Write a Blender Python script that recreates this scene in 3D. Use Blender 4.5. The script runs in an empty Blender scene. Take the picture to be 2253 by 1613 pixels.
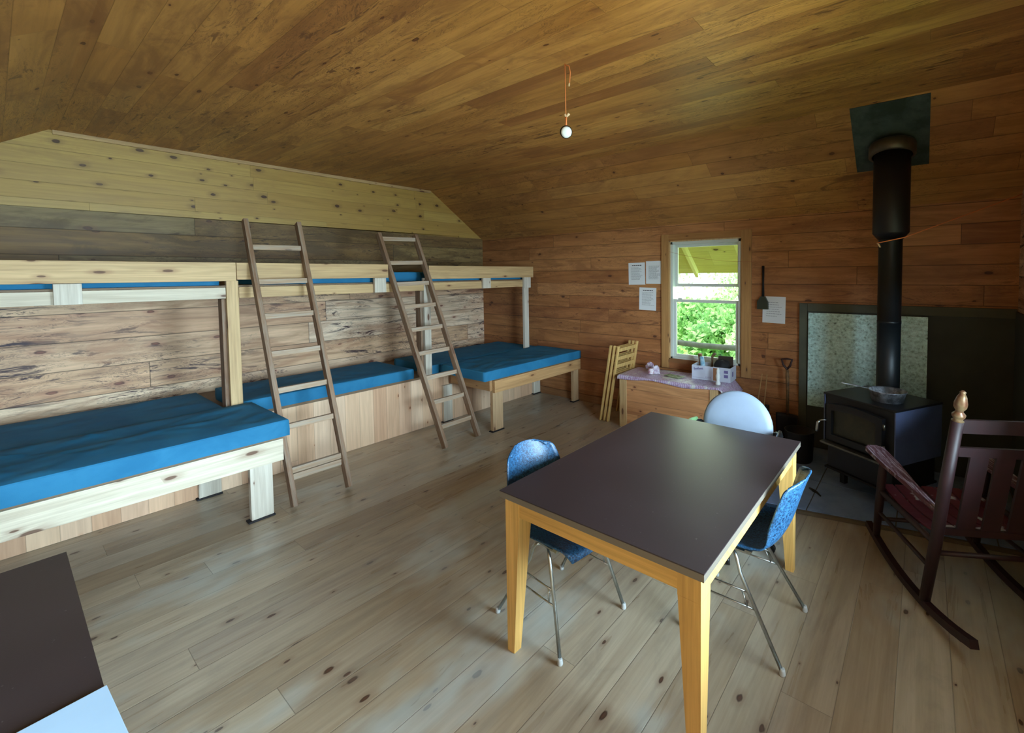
import bpy, bmesh, math, random
from mathutils import Vector, Matrix, noise, Euler
random.seed(7)
PI = math.pi
S = bpy.context.scene
COL = S.collection

# ---------------------------------------------------------------- camera
cam = bpy.data.cameras.new('camera'); cam_o = bpy.data.objects.new('camera', cam); COL.objects.link(cam_o)
W_, H_ = 2253, 1613
F_, CX_, CY_ = 991.394, 1274.27, 645.369
M_ = ((0.7940331656, 0.0180058403, -0.6076077037), (0.6077947785, -0.0396985498, 0.7931012120), (-0.0098406909, -0.9990494557, -0.0424658208))
cam.sensor_fit = 'HORIZONTAL'; cam.sensor_width = 36
cam.lens = F_ / W_ * 36
cam.shift_x = -(CX_ - W_ / 2) / W_
cam.shift_y = (CY_ - H_ / 2) / W_
cam.clip_start = 0.02
rows = [(M_[i][0], -M_[i][1], -M_[i][2], (0, 0, 1.7)[i]) for i in range(3)] + [(0, 0, 0, 1)]
cam_o.matrix_world = Matrix(rows)
S.camera = cam_o

# ---------------------------------------------------------------- world, lights, exposure
S.view_settings.view_transform = 'Standard'; S.view_settings.look = 'None'
S.view_settings.gamma = 1; S.view_settings.use_curve_mapping = False
S.view_settings.exposure = 0.2
wd = bpy.data.worlds.new('world'); S.world = wd; wd.use_nodes = True
wn = wd.node_tree.nodes; wl = wd.node_tree.links
bgn = wn['Background']; bgn.inputs[0].default_value = (0.86, 0.95, 1.0, 1); bgn.inputs[1].default_value = 3.0

def lamp(kind, name, loc, target, energy, color, **kw):
    d = bpy.data.lights.new(name, kind); d.energy = energy; d.color = color
    for k, v in kw.items(): setattr(d, k, v)
    o = bpy.data.objects.new(name, d); COL.objects.link(o); o.location = loc
    o.rotation_euler = (Vector(target) - Vector(loc)).to_track_quat('-Z', 'Y').to_euler()
    return o
# sun on the garden (comes from behind the cabin), daylight through the windows, plus an added upward lamp for the ceiling
lamp('SUN', 'sun', (0, 0, 8), (0.25, 0.55, 7), 8.0, (1.0, 0.97, 0.88), angle=0.02)
lamp('AREA', 'daylight_side_yard', (3.2, 1.7, 1.95), (-3.2, 1.7, 1.95), 2250, (0.61, 0.84, 1.0), shape='RECTANGLE', size=5.8, size_y=2.2)
lamp('AREA', 'added_ceiling_fill', (4.0, 1.9, -0.3), (4.0, 1.9, 3), 520, (1.0, 0.95, 0.80), shape='RECTANGLE', size=3.0, size_y=3.0)  # added upward lamp that brightens the ceiling centre; no deck stands outside
lamp('AREA', 'daylight_far_window', (-1.93, 4.99, 1.45), (-1.93, 2, 0.9), 5, (0.8, 1.0, 0.7), shape='RECTANGLE', size=0.75, size_y=1.2)

# ---------------------------------------------------------------- helpers
def lin(r, g, b):
    f = lambda c: (c / 255 / 12.92) if c <= 10.3 else ((c / 255 + 0.055) / 1.055) ** 2.4
    return (f(r), f(g), f(b), 1)

class NT:
    def __init__(s, name):
        s.m = bpy.data.materials.new(name); s.m.use_nodes = True
        s.t = s.m.node_tree; s.n = s.t.nodes; s.l = s.t.links
        s.b = s.n['Principled BSDF']
    def _in(s, sock, v):
        if v is None: return
        if hasattr(v, 'is_output') or isinstance(v, bpy.types.NodeSocket): s.l.new(v, sock)
        else: sock.default_value = v
    def math(s, op, a, b=None, c=None, clamp=False):
        n = s.n.new('ShaderNodeMath'); n.operation = op; n.use_clamp = clamp
        for i, v in enumerate((a, b, c)): s._in(n.inputs[i], v)
        return n.outputs[0]
    def mix(s, f, a, b, mode='MIX'):
        n = s.n.new('ShaderNodeMix'); n.data_type = 'RGBA'; n.blend_type = mode
        s._in(n.inputs[0], f); s._in(n.inputs[6], a); s._in(n.inputs[7], b)
        return n.outputs[2]
    def xyz(s, x=0.0, y=0.0, z=0.0):
        n = s.n.new('ShaderNodeCombineXYZ')
        for i, v in enumerate((x, y, z)): s._in(n.inputs[i], v)
        return n.outputs[0]
    def coords(s):
        t = s.n.new('ShaderNodeTexCoord'); sp = s.n.new('ShaderNodeSeparateXYZ'); s.l.new(t.outputs['Object'], sp.inputs[0])
        return sp.outputs, t.outputs['Object']
    def noise(s, vec, scale=1, detail=3, rough=0.55, dist=0.0):
        n = s.n.new('ShaderNodeTexNoise'); s._in(n.inputs['Vector'], vec)
        n.inputs['Scale'].default_value = scale; n.inputs['Detail'].default_value = detail
        n.inputs['Roughness'].default_value = rough; n.inputs['Distortion'].default_value = dist
        return n.outputs[0]
    def white(s, vec):
        n = s.n.new('ShaderNodeTexWhiteNoise'); n.noise_dimensions = '2D'; s._in(n.inputs['Vector'], vec)
        return n.outputs[0]
    def ramp(s, f, stops):
        n = s.n.new('ShaderNodeValToRGB'); s._in(n.inputs[0], f)
        e = n.color_ramp.elements
        while len(e) < len(stops): e.new(0.5)
        for i, (p, c) in enumerate(stops):
            e[i].position = p; e[i].color = c if len(c) == 4 else (*c, 1)
        return n.outputs[0]
    def step(s, v, a, b):
        n = s.n.new('ShaderNodeMapRange'); n.interpolation_type = 'SMOOTHSTEP'
        s._in(n.inputs[0], v); n.inputs[1].default_value = a; n.inputs[2].default_value = b
        return n.outputs[0]
    def voro(s, vec):
        n = s.n.new('ShaderNodeTexVoronoi'); n.voronoi_dimensions = '2D'; s._in(n.inputs['Vector'], vec)
        n.inputs['Scale'].default_value = 1
        return n.outputs['Distance'], n.outputs['Color']
    def bump(s, h, dist=0.002, strength=0.5):
        n = s.n.new('ShaderNodeBump'); n.inputs['Strength'].default_value = strength; n.inputs['Distance'].default_value = dist
        s._in(n.inputs['Height'], h); s.l.new(n.outputs[0], s.b.inputs['Normal'])
    def out(s, col=None, rough=None, metal=None, spec=None):
        s._in(s.b.inputs['Base Color'], col); s._in(s.b.inputs['Roughness'], rough)
        s._in(s.b.inputs['Metallic'], metal); s._in(s.b.inputs['Specular IOR Level'], spec)
        return s.m

def planks(name, al, ac, w, L, cols, seed=0, knot=0.35, kcol=(60, 32, 20), seam=0.45, rough=0.5, stain=0.0, sth=0.56, stcol=(62, 45, 48), fig=0.5, seamw=0.0022, ks=(2.6, 8), kr=0.1, bump=0.0015, light=None, mott=0.0, mcol=(90, 70, 50), ms=1.6):
    """boards: al = coordinate index along the boards, ac = across"""
    t = NT(name); X, P = t.coords()
    a, c = X[al], X[ac]
    v = t.math('DIVIDE', t.math('ADD', c, 50.0 + seed * 0.013), w); row = t.math('FLOOR', v); fv = t.math('FRACT', v)
    rr = t.white(t.xyz(row, seed + 0.5))
    u = t.math('ADD', t.math('DIVIDE', t.math('ADD', a, 40.0), L), t.math('MULTIPLY', rr, 7.3)); sg = t.math('FLOOR', u); fu = t.math('FRACT', u)
    idv = t.white(t.xyz(t.math('ADD', row, seed * 3.1), sg))
    id2 = t.white(t.xyz(sg, t.math('ADD', row, seed * 5.7)))
    n = len(cols)
    base = t.ramp(idv, [(i / (n - 1), lin(*cc)) for i, cc in enumerate(cols)])
    off = t.math('MULTIPLY', idv, 57.0)
    # fine grain, broad figure
    g1 = t.noise(t.xyz(t.math('ADD', t.math('MULTIPLY', a, 1.6), off), t.math('MULTIPLY', c, 55.0), off), 1, 4, 0.6, 0.4)
    g2 = t.noise(t.xyz(t.math('ADD', t.math('MULTIPLY', a, 0.9), off), t.math('MULTIPLY', c, 9.0), id2), 1, 3, 0.6, 1.4)
    k1 = t.math('ADD', t.math('MULTIPLY', g1, 0.5), 0.75)
    col = t.mix(1.0, base, t.ramp(g1, [(0.3, (0.88, 0.86, 0.84)), (0.65, (1.05, 1.05, 1.05))]), 'MULTIPLY')
    col = t.mix(1.0, col, t.ramp(g2, [(0.36, (1 - 0.38 * fig, 1 - 0.45 * fig, 1 - 0.5 * fig)), (0.6, (1.0, 1.0, 1.0)), (0.75, (1 + 0.12 * fig,) * 3)]), 'MULTIPLY')
    # knots with a reddish halo
    wob = t.math('MULTIPLY', t.noise(t.xyz(t.math('MULTIPLY', a, 9.0), t.math('MULTIPLY', c, 30.0), 0.0), 1, 2), 0.12)
    d, vc = t.voro(t.xyz(t.math('ADD', t.math('MULTIPLY', a, ks[0]), off), t.math('ADD', t.math('MULTIPLY', c, ks[1]), wob), 0))
    sp = t.n.new('ShaderNodeSeparateColor'); t.l.new(vc, sp.inputs[0])
    has = t.math('LESS_THAN', sp.outputs[0], knot)
    rad = t.math('MULTIPLY', t.math('ADD', t.math('MULTIPLY', sp.outputs[1], 0.9), 0.25), kr)
    dd = t.math('DIVIDE', t.math('ADD', d, t.math('MULTIPLY', t.math('SUBTRACT', g1, 0.5), 0.06)), rad)
    core = t.math('MULTIPLY', t.math('SUBTRACT', 1.0, t.step(dd, 0.7, 1.15)), has)
    halo = t.math('MULTIPLY', t.math('SUBTRACT', 1.0, t.step(dd, 0.9, 3.2)), has)
    kc = lin(*kcol)
    col = t.mix(t.math('MULTIPLY', halo, 0.3), col, (kc[0] * 3.2, kc[1] * 3.0, kc[2] * 2.8, 1))
    ring = t.ramp(dd, [(0.0, (kc[0] * 1.9, kc[1] * 1.7, kc[2] * 1.6, 1)), (0.5, (kc[0] * 1.5, kc[1] * 1.4, kc[2] * 1.4, 1)), (0.8, (kc[0] * .7, kc[1] * .7, kc[2] * .7, 1)), (1.0, kc)])
    col = t.mix(t.math('MULTIPLY', core, 0.9), col, ring)
    if stain > 0:
        sn = t.noise(t.xyz(t.math('ADD', t.math('MULTIPLY', a, 1.9), off), t.math('MULTIPLY', c, 11.0), off), 1, 5, 0.7, 1.8)
        lo = t.noise(t.xyz(t.math('MULTIPLY', a, 0.7), t.math('MULTIPLY', c, 1.3), 3.0), 1, 2)
        sm = t.math('MULTIPLY', t.step(sn, sth, sth + 0.09), t.step(lo, sth - 0.18, sth))
        thin = t.math('MULTIPLY', t.math('SUBTRACT', 1.0, t.step(t.math('ABSOLUTE', t.math('SUBTRACT', sn, 0.5)), 0.0, 0.02)), t.math('MULTIPLY', t.step(lo, 0.4, 0.55), 0.8))
        col = t.mix(t.math('MULTIPLY', t.math('MAXIMUM', sm, thin), stain), col, lin(*stcol))
    if mott > 0:   # soft irregular discolouration running along the grain
        mn = t.noise(t.xyz(t.math('ADD', t.math('MULTIPLY', a, ms), t.math('MULTIPLY', idv, 3.0)), t.math('MULTIPLY', c, ms * 3.2), 4.0), 1, 6, 0.68, 0.8)
        col = t.mix(t.math('MULTIPLY', t.step(mn, 0.46, 0.66), mott), col, lin(*mcol))
    if light:   # occasional worn pale patches
        pn = t.noise(t.xyz(t.math('MULTIPLY', a, 0.8), t.math('MULTIPLY', c, 1.6), 9.0), 1, 4, 0.65)
        col = t.mix(t.math('MULTIPLY', t.step(pn, 0.5, 0.68), 0.5), col, lin(*light))
    ev = t.math('MULTIPLY', t.math('MINIMUM', fv, t.math('SUBTRACT', 1.0, fv)), w)
    eu = t.math('MULTIPLY', t.math('MINIMUM', fu, t.math('SUBTRACT', 1.0, fu)), L)
    e = t.math('MINIMUM', ev, t.math('MULTIPLY', eu, 1.3))
    sm = t.math('SUBTRACT', 1.0, t.step(e, seamw * 0.4, seamw * 1.6))
    col = t.mix(t.math('MULTIPLY', sm, seam), col, lin(28, 20, 14))
    hgt = t.math('SUBTRACT', t.math('MULTIPLY', g1, 0.25), t.math('MULTIPLY', sm, 1.0))
    t.bump(hgt, bump, 0.6)
    ro = t.math('ADD', t.math('MULTIPLY', t.math('SUBTRACT', g2, 0.5), 0.25), rough)
    return t.out(col, ro)

def lumber(name, al, cols, knot=0.4, rough=0.6, spec=0.5, kcol=(88, 52, 30), fig=0.5, grey=0.0, greycol=(140, 138, 130), kr=0.1):
    """single piece of sawn wood, grain along local axis al; varied per object"""
    if len(cols) == 1: cols = [cols[0], tuple(int(v * 0.94) for v in cols[0])]
    t = NT(name); X, P = t.coords()
    oi = t.n.new('ShaderNodeObjectInfo'); rnd = oi.outputs['Random']
    a = X[al]; o1, o2 = [X[i] for i in range(3) if i != al]
    c = t.math('ADD', o1, o2)
    off = t.math('MULTIPLY', rnd, 91.0)
    base = t.ramp(rnd, [(i / max(1, len(cols) - 1), lin(*cc)) for i, cc in enumerate(cols)])
    g1 = t.noise(t.xyz(t.math('ADD', t.math('MULTIPLY', a, 1.8), off), t.math('MULTIPLY', c, 60.0), off), 1, 4, 0.6, 0.4)
    g2 = t.noise(t.xyz(t.math('ADD', t.math('MULTIPLY', a, 1.3), off), t.math('MULTIPLY', c, 12.0), off), 1, 3, 0.6, 1.2)
    col = t.mix(1.0, base, t.ramp(g1, [(0.3, (0.8, 0.77, 0.74)), (0.65, (1.08, 1.08, 1.08))]), 'MULTIPLY')
    col = t.mix(1.0, col, t.ramp(g2, [(0.36, (1 - 0.35 * fig, 1 - 0.42 * fig, 1 - 0.48 * fig)), (0.62, (1.0, 1.0, 1.0))]), 'MULTIPLY')
    d, vc = t.voro(t.xyz(t.math('ADD', t.math('MULTIPLY', a, 3.0), off), t.math('ADD', t.math('MULTIPLY', c, 9.0), off), 0))
    sp = t.n.new('ShaderNodeSeparateColor'); t.l.new(vc, sp.inputs[0])
    has = t.math('LESS_THAN', sp.outputs[0], knot)
    rad = t.math('MULTIPLY', t.math('ADD', sp.outputs[1], 0.25), kr)
    dd = t.math('DIVIDE', t.math('ADD', d, t.math('MULTIPLY', t.math('SUBTRACT', g1, 0.5), 0.05)), rad)
    core = t.math('MULTIPLY', t.math('SUBTRACT', 1.0, t.step(dd, 0.7, 1.15)), has)
    halo = t.math('MULTIPLY', t.math('SUBTRACT', 1.0, t.step(dd, 0.9, 3.0)), has)
    kc = lin(*kcol)
    col = t.mix(t.math('MULTIPLY', halo, 0.35), col, (kc[0] * 2.2, kc[1] * 2.0, kc[2] * 1.8, 1))
    col = t.mix(t.math('MULTIPLY', core, 0.85), col, kc)
    if grey > 0:
        gn = t.noise(t.xyz(t.math('ADD', t.math('MULTIPLY', a, 3.0), off), t.math('MULTIPLY', c, 40.0), 5.0), 1, 5, 0.7)
        col = t.mix(t.math('MULTIPLY', t.step(gn, 0.42, 0.62), grey), col, lin(*greycol))
    t.bump(g1, 0.0012, 0.5)
    return t.out(col, rough, None, spec)

def plain(name, rgb, rough=0.5, metal=0.0, spec=0.5, var=0.0, vs=8.0, bumpd=0.0, rgb2=None):
    t = NT(name); X, P = t.coords(); col = lin(*rgb)
    if var > 0 or rgb2:
        n = t.noise(P, vs, 5, 0.65)
        c2 = lin(*rgb2) if rgb2 else tuple(v * (1 - var) for v in col[:3]) + (1,)
        col = t.mix(t.step(n, 0.35, 0.65), col, c2)
        if bumpd: t.bump(n, bumpd, 0.6)
    return t.out(col, rough, metal, spec)

class MB:
    """collects shapes; build() links them as one mesh object"""
    def __init__(s): s.bm = bmesh.new()
    def box(s, x0, x1, y0, y1, z0, z1, mat=None, bev=0.0, taper=None):
        vs = [s.bm.verts.new(p) for p in ((x0, y0, z0), (x1, y0, z0), (x1, y1, z0), (x0, y1, z0), (x0, y0, z1), (x1, y0, z1), (x1, y1, z1), (x0, y1, z1))]
        fs = [s.bm.faces.new([vs[i] for i in f]) for f in ((0, 3, 2, 1), (4, 5, 6, 7), (0, 1, 5, 4), (1, 2, 6, 5), (2, 3, 7, 6), (3, 0, 4, 7))]
        if bev > 0:
            r = bmesh.ops.bevel(s.bm, geom=list({e for f in fs for e in f.edges}), offset=bev, segments=2, affect='EDGES', profile=0.6)
            vs = list({v for f in r['faces'] for v in f.verts} | {v for v in vs if v.is_valid})
        if mat is not None: bmesh.ops.transform(s.bm, matrix=mat, verts=vs)
        return vs
    def hexa(s, bot, top):
        vs = [s.bm.verts.new(p) for p in list(bot) + list(top)]
        for f in ((0, 3, 2, 1), (4, 5, 6, 7), (0, 1, 5, 4), (1, 2, 6, 5), (2, 3, 7, 6), (3, 0, 4, 7)): s.bm.faces.new([vs[i] for i in f])
        return vs
    def bar(s, p, q, w, d, up=(0, 0, 1), bev=0.0):
        """rectangular bar from p to q; w across, d along the 'up' side"""
        p, q = Vector(p), Vector(q); z = (q - p).normalized(); x = Vector(up).cross(z).normalized(); y = z.cross(x)
        m = Matrix(((x.x, y.x, z.x, p.x), (x.y, y.y, z.y, p.y), (x.z, y.z, z.z, p.z), (0, 0, 0, 1)))
        return s.box(-w / 2, w / 2, -d / 2, d / 2, 0, (q - p).length, m, bev)
    def tube(s, pts, r, seg=10, caps=True, closed=False):
        pts = [Vector(p) for p in pts]; rs = r if isinstance(r, (list, tuple)) else [r] * len(pts)
        rings = []; prev = None
        for i, p in enumerate(pts):
            if closed: t = pts[(i + 1) % len(pts)] - pts[i - 1]
            else: t = pts[min(i + 1, len(pts) - 1)] - pts[max(i - 1, 0)]
            t.normalize()
            if prev is None:
                a = Vector((0, 0, 1)) if abs(t.z) < 0.9 else Vector((1, 0, 0))
                n = t.cross(a).normalized()
            else: n = (prev - t * prev.dot(t)).normalized()
            prev = n; b = t.cross(n)
            rings.append([s.bm.verts.new(p + (n * math.cos(2 * PI * k / seg) + b * math.sin(2 * PI * k / seg)) * rs[i]) for k in range(seg)])
        m = len(rings)
        for i in range(m if closed else m - 1):
            A, B = rings[i], rings[(i + 1) % m]
            for k in range(seg):
                f = s.bm.faces.new((A[k], A[(k + 1) % seg], B[(k + 1) % seg], B[k])); f.smooth = True
        if caps and not closed:
            s.bm.faces.new(rings[0][::-1]); s.bm.faces.new(rings[-1])
        return [v for r_ in rings for v in r_]
    def lathe(s, prof, seg=24, mat=None, cap0=True, cap1=True):
        rings = [[s.bm.verts.new((r * math.cos(2 * PI * k / seg), r * math.sin(2 * PI * k / seg), z)) for k in range(seg)] for r, z in prof]
        for A, B in zip(rings, rings[1:]):
            for k in range(seg):
                f = s.bm.faces.new((A[k], A[(k + 1) % seg], B[(k + 1) % seg], B[k])); f.smooth = True
        if cap0: s.bm.faces.new(rings[0][::-1])
        if cap1: s.bm.faces.new(rings[-1])
        vs = [v for r_ in rings for v in r_]
        if mat is not None: bmesh.ops.transform(s.bm, matrix=mat, verts=vs)
        return vs
    def prism(s, poly, z0, z1, mat=None):
        a = [s.bm.verts.new((x, y, z0)) for x, y in poly]; b = [s.bm.verts.new((x, y, z1)) for x, y in poly]
        n = len(poly); s.bm.faces.new(a[::-1]); s.bm.faces.new(b)
        for i in range(n): s.bm.faces.new((a[i], a[(i + 1) % n], b[(i + 1) % n], b[i]))
        if mat is not None: bmesh.ops.transform(s.bm, matrix=mat, verts=a + b)
        return a + b
    def grid(s, fn, nu, nv, smooth=True):
        g = [[s.bm.verts.new(fn(i / nu, j / nv)) for j in range(nv + 1)] for i in range(nu + 1)]
        for i in range(nu):
            for j in range(nv):
                f = s.bm.faces.new((g[i][j], g[i + 1][j], g[i + 1][j + 1], g[i][j + 1])); f.smooth = smooth
        return g
    def build(s, name, m, parent=None, local=None, solid=0.0, sub=0):
        """vertices are in world space when parent is None or local is falsy with parent at identity rotation"""
        bmesh.ops.recalc_face_normals(s.bm, faces=s.bm.faces)
        me = bpy.data.meshes.new(name); s.bm.to_mesh(me); s.bm.free(); me.materials.append(m)
        o = bpy.data.objects.new(name, me); COL.objects.link(o)
        if parent is not None:
            o.parent = parent
            if not local:   # given in world coordinates: bring into the thing's space
                inv = MW[parent.name].inverted(); me.transform(inv)
            MW[o.name] = MW[parent.name]
        else: MW[o.name] = Matrix.Identity(4)
        if solid: md = o.modifiers.new('solid', 'SOLIDIFY'); md.thickness = solid; md.offset = 0
        if sub: md = o.modifiers.new('sub', 'SUBSURF'); md.levels = sub; md.render_levels = sub
        return o
MW = {}
def tag(o, label, cat, group=None, kind=None):
    o['label'] = label; o['category'] = cat
    if group: o['group'] = group
    if kind: o['kind'] = kind
    return o
def thing(name, label, cat, loc=(0, 0, 0), rot=(0, 0, 0), group=None):
    o = bpy.data.objects.new(name, None); COL.objects.link(o); o.location = loc; o.rotation_euler = rot
    o.empty_display_size = 0.1
    MW[o.name] = Matrix.Translation(loc) @ Euler(rot).to_matrix().to_4x4()
    return tag(o, label, cat, group)
def struct(o): o['kind'] = 'structure'; return o
def copy_thing(root, loc=None, rot=None, label=None):
    r = root.copy(); COL.objects.link(r)
    if loc is not None: r.location = loc
    if rot is not None: r.rotation_euler = rot
    if label: r['label'] = label
    for ch in root.children:
        c = ch.copy(); COL.objects.link(c); c.parent = r
        for g in ch.children:
            d = g.copy(); COL.objects.link(d); d.parent = c
    MW[r.name] = Matrix.Translation(r.location) @ r.rotation_euler.to_matrix().to_4x4()
    return r

# ---------------------------------------------------------------- materials
M = {}
M['floor'] = planks('floor_boards', 1, 0, 0.185, 2.6, [(176, 162, 138), (184, 170, 146), (174, 160, 140), (168, 150, 124), (190, 180, 160)], seed=1, knot=0.42, kcol=(60, 36, 24), rough=0.31, ks=(3.6, 7.5), kr=0.08, light=(192, 204, 200), fig=0.4, seam=0.4, seamw=0.0016, mott=0.3, mcol=(120, 112, 102))
M['ceiling'] = planks('ceiling_boards', 0, 1, 0.14, 1.7, [(198, 146, 82), (204, 152, 88), (194, 140, 78), (208, 158, 92), (190, 136, 76), (200, 148, 84), (166, 112, 66)], seed=2, knot=0.25, kcol=(78, 44, 26), rough=0.5, ks=(3.0, 8), kr=0.08, seam=0.3, seamw=0.0014, fig=0.6, stain=0.8, stcol=(92, 58, 40), mott=0.6, mcol=(134, 86, 52))
M['gable'] = planks('gable_boards', 1, 2, 0.135, 1.9, [(190, 156, 84), (182, 146, 76), (196, 164, 92), (186, 150, 80)], seed=3, knot=0.62, kcol=(52, 28, 20), rough=0.5, ks=(4.0, 7.0), kr=0.105, seam=0.4, seamw=0.0016, fig=0.25, mott=0.4, mcol=(164, 128, 74))
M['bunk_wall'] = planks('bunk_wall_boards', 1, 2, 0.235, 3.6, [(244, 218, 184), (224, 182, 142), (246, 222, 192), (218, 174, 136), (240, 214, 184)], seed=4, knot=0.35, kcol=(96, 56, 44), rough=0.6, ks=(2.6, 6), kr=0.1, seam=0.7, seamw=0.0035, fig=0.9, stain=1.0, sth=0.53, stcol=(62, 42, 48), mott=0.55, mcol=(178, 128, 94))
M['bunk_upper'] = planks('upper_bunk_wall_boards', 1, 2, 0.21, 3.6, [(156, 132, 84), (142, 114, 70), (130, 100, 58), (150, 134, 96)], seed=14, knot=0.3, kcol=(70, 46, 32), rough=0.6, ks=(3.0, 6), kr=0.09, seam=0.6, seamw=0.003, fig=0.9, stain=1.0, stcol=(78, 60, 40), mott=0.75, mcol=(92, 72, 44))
M['far_wall'] = planks('far_wall_boards', 0, 2, 0.165, 2.4, [(188, 132, 82), (176, 120, 72), (196, 142, 92), (180, 124, 76), (168, 110, 68)], seed=5, knot=0.16, kcol=(58, 30, 20), rough=0.55, ks=(3.4, 7), kr=0.1, seam=0.65, seamw=0.003, fig=0.75, stain=0.6, stcol=(84, 50, 38), mott=0.5, mcol=(122, 76, 48))
M['slope'] = planks('slope_boards', 0, 2, 0.1, 2.0, [(194, 142, 80), (200, 150, 88), (186, 132, 72), (196, 144, 82), (158, 104, 64)], seed=6, knot=0.25, kcol=(66, 34, 22), rough=0.55, ks=(3.4, 7), kr=0.08, seam=0.4, seamw=0.002, fig=0.6, stain=0.6, stcol=(92, 58, 42), mott=0.5, mcol=(136, 90, 54))
M['bench'] = planks('bench_planks', 2, 1, 0.14, 4.0, [(228, 196, 162), (218, 180, 146), (232, 204, 174), (208, 168, 134), (226, 192, 162)], seed=7, knot=0.25, kcol=(118, 78, 50), rough=0.6, ks=(4.5, 8), kr=0.08, seam=0.3, seamw=0.0016, fig=0.35)
M['box_wood'] = planks('box_boards', 0, 2, 0.14, 1.9, [(216, 160, 112), (204, 148, 100), (224, 172, 122)], seed=8, knot=0.4, kcol=(84, 48, 34), rough=0.55, ks=(4.5, 8), kr=0.08, seam=0.4, fig=0.8)
PALE = [(206, 174, 124), (212, 182, 134), (198, 166, 118)]
M['pale_y'] = lumber('pale_lumber_y', 1, PALE); M['pale_z'] = lumber('pale_lumber_z', 2, PALE); M['pale_x'] = lumber('pale_lumber_x', 0, PALE)
M['white_z'] = lumber('whitened_lumber_z', 2, [(214, 208, 192), (206, 200, 186)], knot=0.5, fig=0.3)
M['white_y'] = lumber('whitened_lumber_y', 1, [(214, 206, 184), (222, 212, 190)], knot=0.5, fig=0.4)
M['tan_y'] = lumber('tan_lumber_y', 1, [(200, 158, 108), (206, 166, 116)]); M['tan_x'] = lumber('tan_lumber_x', 0, [(178, 138, 94), (186, 146, 102)]); M['tan_z'] = lumber('tan_lumber_z', 2, [(206, 178, 140), (196, 166, 128)])
M['old'] = lumber('weathered_ladder_wood', 2, [(136, 104, 78), (146, 116, 90)], knot=0.15, grey=0.55, greycol=(150, 140, 124), rough=0.7, fig=0.8)
M['old_x'] = lumber('weathered_rung_wood', 1, [(176, 150, 122), (184, 160, 134)], knot=0.1, grey=0.6, greycol=(168, 160, 146), rough=0.7, fig=0.8)
M['trim_z'] = lumber('window_trim_z', 2, [(176, 132, 80), (184, 140, 88)], knot=0.55, kcol=(70, 40, 24), kr=0.07)
M['trim_x'] = lumber('window_trim_x', 0, [(166, 120, 70)], knot=0.5, kcol=(70, 40, 24), kr=0.07)
M['base'] = lumber('baseboard_wood', 0, [(158, 112, 72)], knot=0.3)
M['table_leg'] = lumber('varnished_maple', 2, [(228, 184, 108)], knot=0.0, rough=0.55, spec=0.2, fig=0.15)
M['table_rail'] = lumber('varnished_maple_rail', 0, [(228, 184, 108)], knot=0.0, rough=0.55, spec=0.2, fig=0.15)
M['fold'] = lumber('folding_chair_beech', 2, [(212, 176, 110)], knot=0.0, rough=0.5, fig=0.3)
M['vinyl_board'] = plain('white_vinyl_frame', (206, 214, 206), 0.35)
M['blue'] = None
def fabric():
    t = NT('teal_blue_mattress_fabric'); X, P = t.coords()
    n = t.noise(P, 3.0, 4, 0.6, 0.6); w = t.noise(P, 260.0, 2, 0.5)
    col = t.mix(t.step(n, 0.35, 0.65), lin(34, 108, 148), lin(44, 120, 160))
    t.bump(w, 0.0006, 0.4)
    t.b.inputs['Sheen Weight'].default_value = 0.0
    return t.out(col, 0.75, None, 0.25)
M['blue'] = fabric()
M['ply'] = plain('plywood_deck', (120, 96, 70), 0.6, var=0.15, vs=6)
M['shim'] = plain('black_shim', (24, 22, 28), 0.7)
def tabletop():
    t = NT('dark_brown_laminate'); X, P = t.coords()
    n = t.noise(P, 1.4, 5, 0.6); sp = t.noise(P, 70, 2, 0.5)
    col = t.mix(t.step(n, 0.35, 0.7), lin(54, 45, 48), lin(62, 52, 55))
    col = t.mix(t.math('MULTIPLY', t.step(sp, 0.72, 0.78), 0.25), col, lin(150, 146, 144))
    r = t.math('ADD', t.math('MULTIPLY', n, 0.10), 0.30)
    t.bump(t.noise(P, 180, 2), 0.0002, 0.5)
    return t.out(col, r, 0, 0.45)
M['laminate'] = tabletop()
M['edge'] = plain('grey_laminate_edge', (120, 112, 100), 0.4)
def shell():
    t = NT('navy_fibreglass'); X, P = t.coords()
    n = t.noise(P, 95, 6, 0.75, 1.2); n2 = t.noise(P, 5, 3)
    col = t.mix(t.step(n, 0.4, 0.62), lin(14, 38, 66), lin(56, 112, 156))
    t.bump(n, 0.0006, 0.5)
    return t.out(col, 0.42, 0, 0.5)
M['shell'] = shell()
M['chrome'] = plain('dull_chrome', (196, 204, 204), 0.28, 1.0, var=0.2, vs=30)
M['foot'] = plain('grey_plastic_foot', (190, 196, 196), 0.5)
M['vinyl_grey'] = plain('pale_grey_vinyl', (150, 166, 186), 0.45, spec=0.5, var=0.08, vs=4)
M['black_plastic'] = plain('black_plastic', (16, 17, 20), 0.35)
M['stove'] = plain('black_stove_paint', (22, 22, 26), 0.42, 0.0, 0.5, var=0.3, vs=5)
M['stove_side'] = plain('stove_side_lit_blue', (92, 104, 140), 0.4, 0.2, 0.5, var=0.25, vs=4)  # black steel sides; the blue window light on them is put into this colour
M['stove_lip'] = plain('worn_metal_lip', (120, 118, 108), 0.35, 0.8, var=0.4, vs=14)
M['glass_dark'] = plain('sooty_stove_glass', (42, 44, 36), 0.25, 0, 0.6, rgb2=(58, 60, 46), vs=6)
M['pipe'] = plain('black_stove_pipe', (24, 30, 34), 0.45, 0.3, 0.5, var=0.25, vs=4)
M['pipe_up'] = plain('black_insulated_pipe', (26, 24, 30), 0.5, 0.2, 0.5, var=0.2, vs=4)
M['collar'] = plain('dull_brown_metal_collar', (92, 82, 70), 0.45, 0.6, var=0.3, vs=10)
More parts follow.
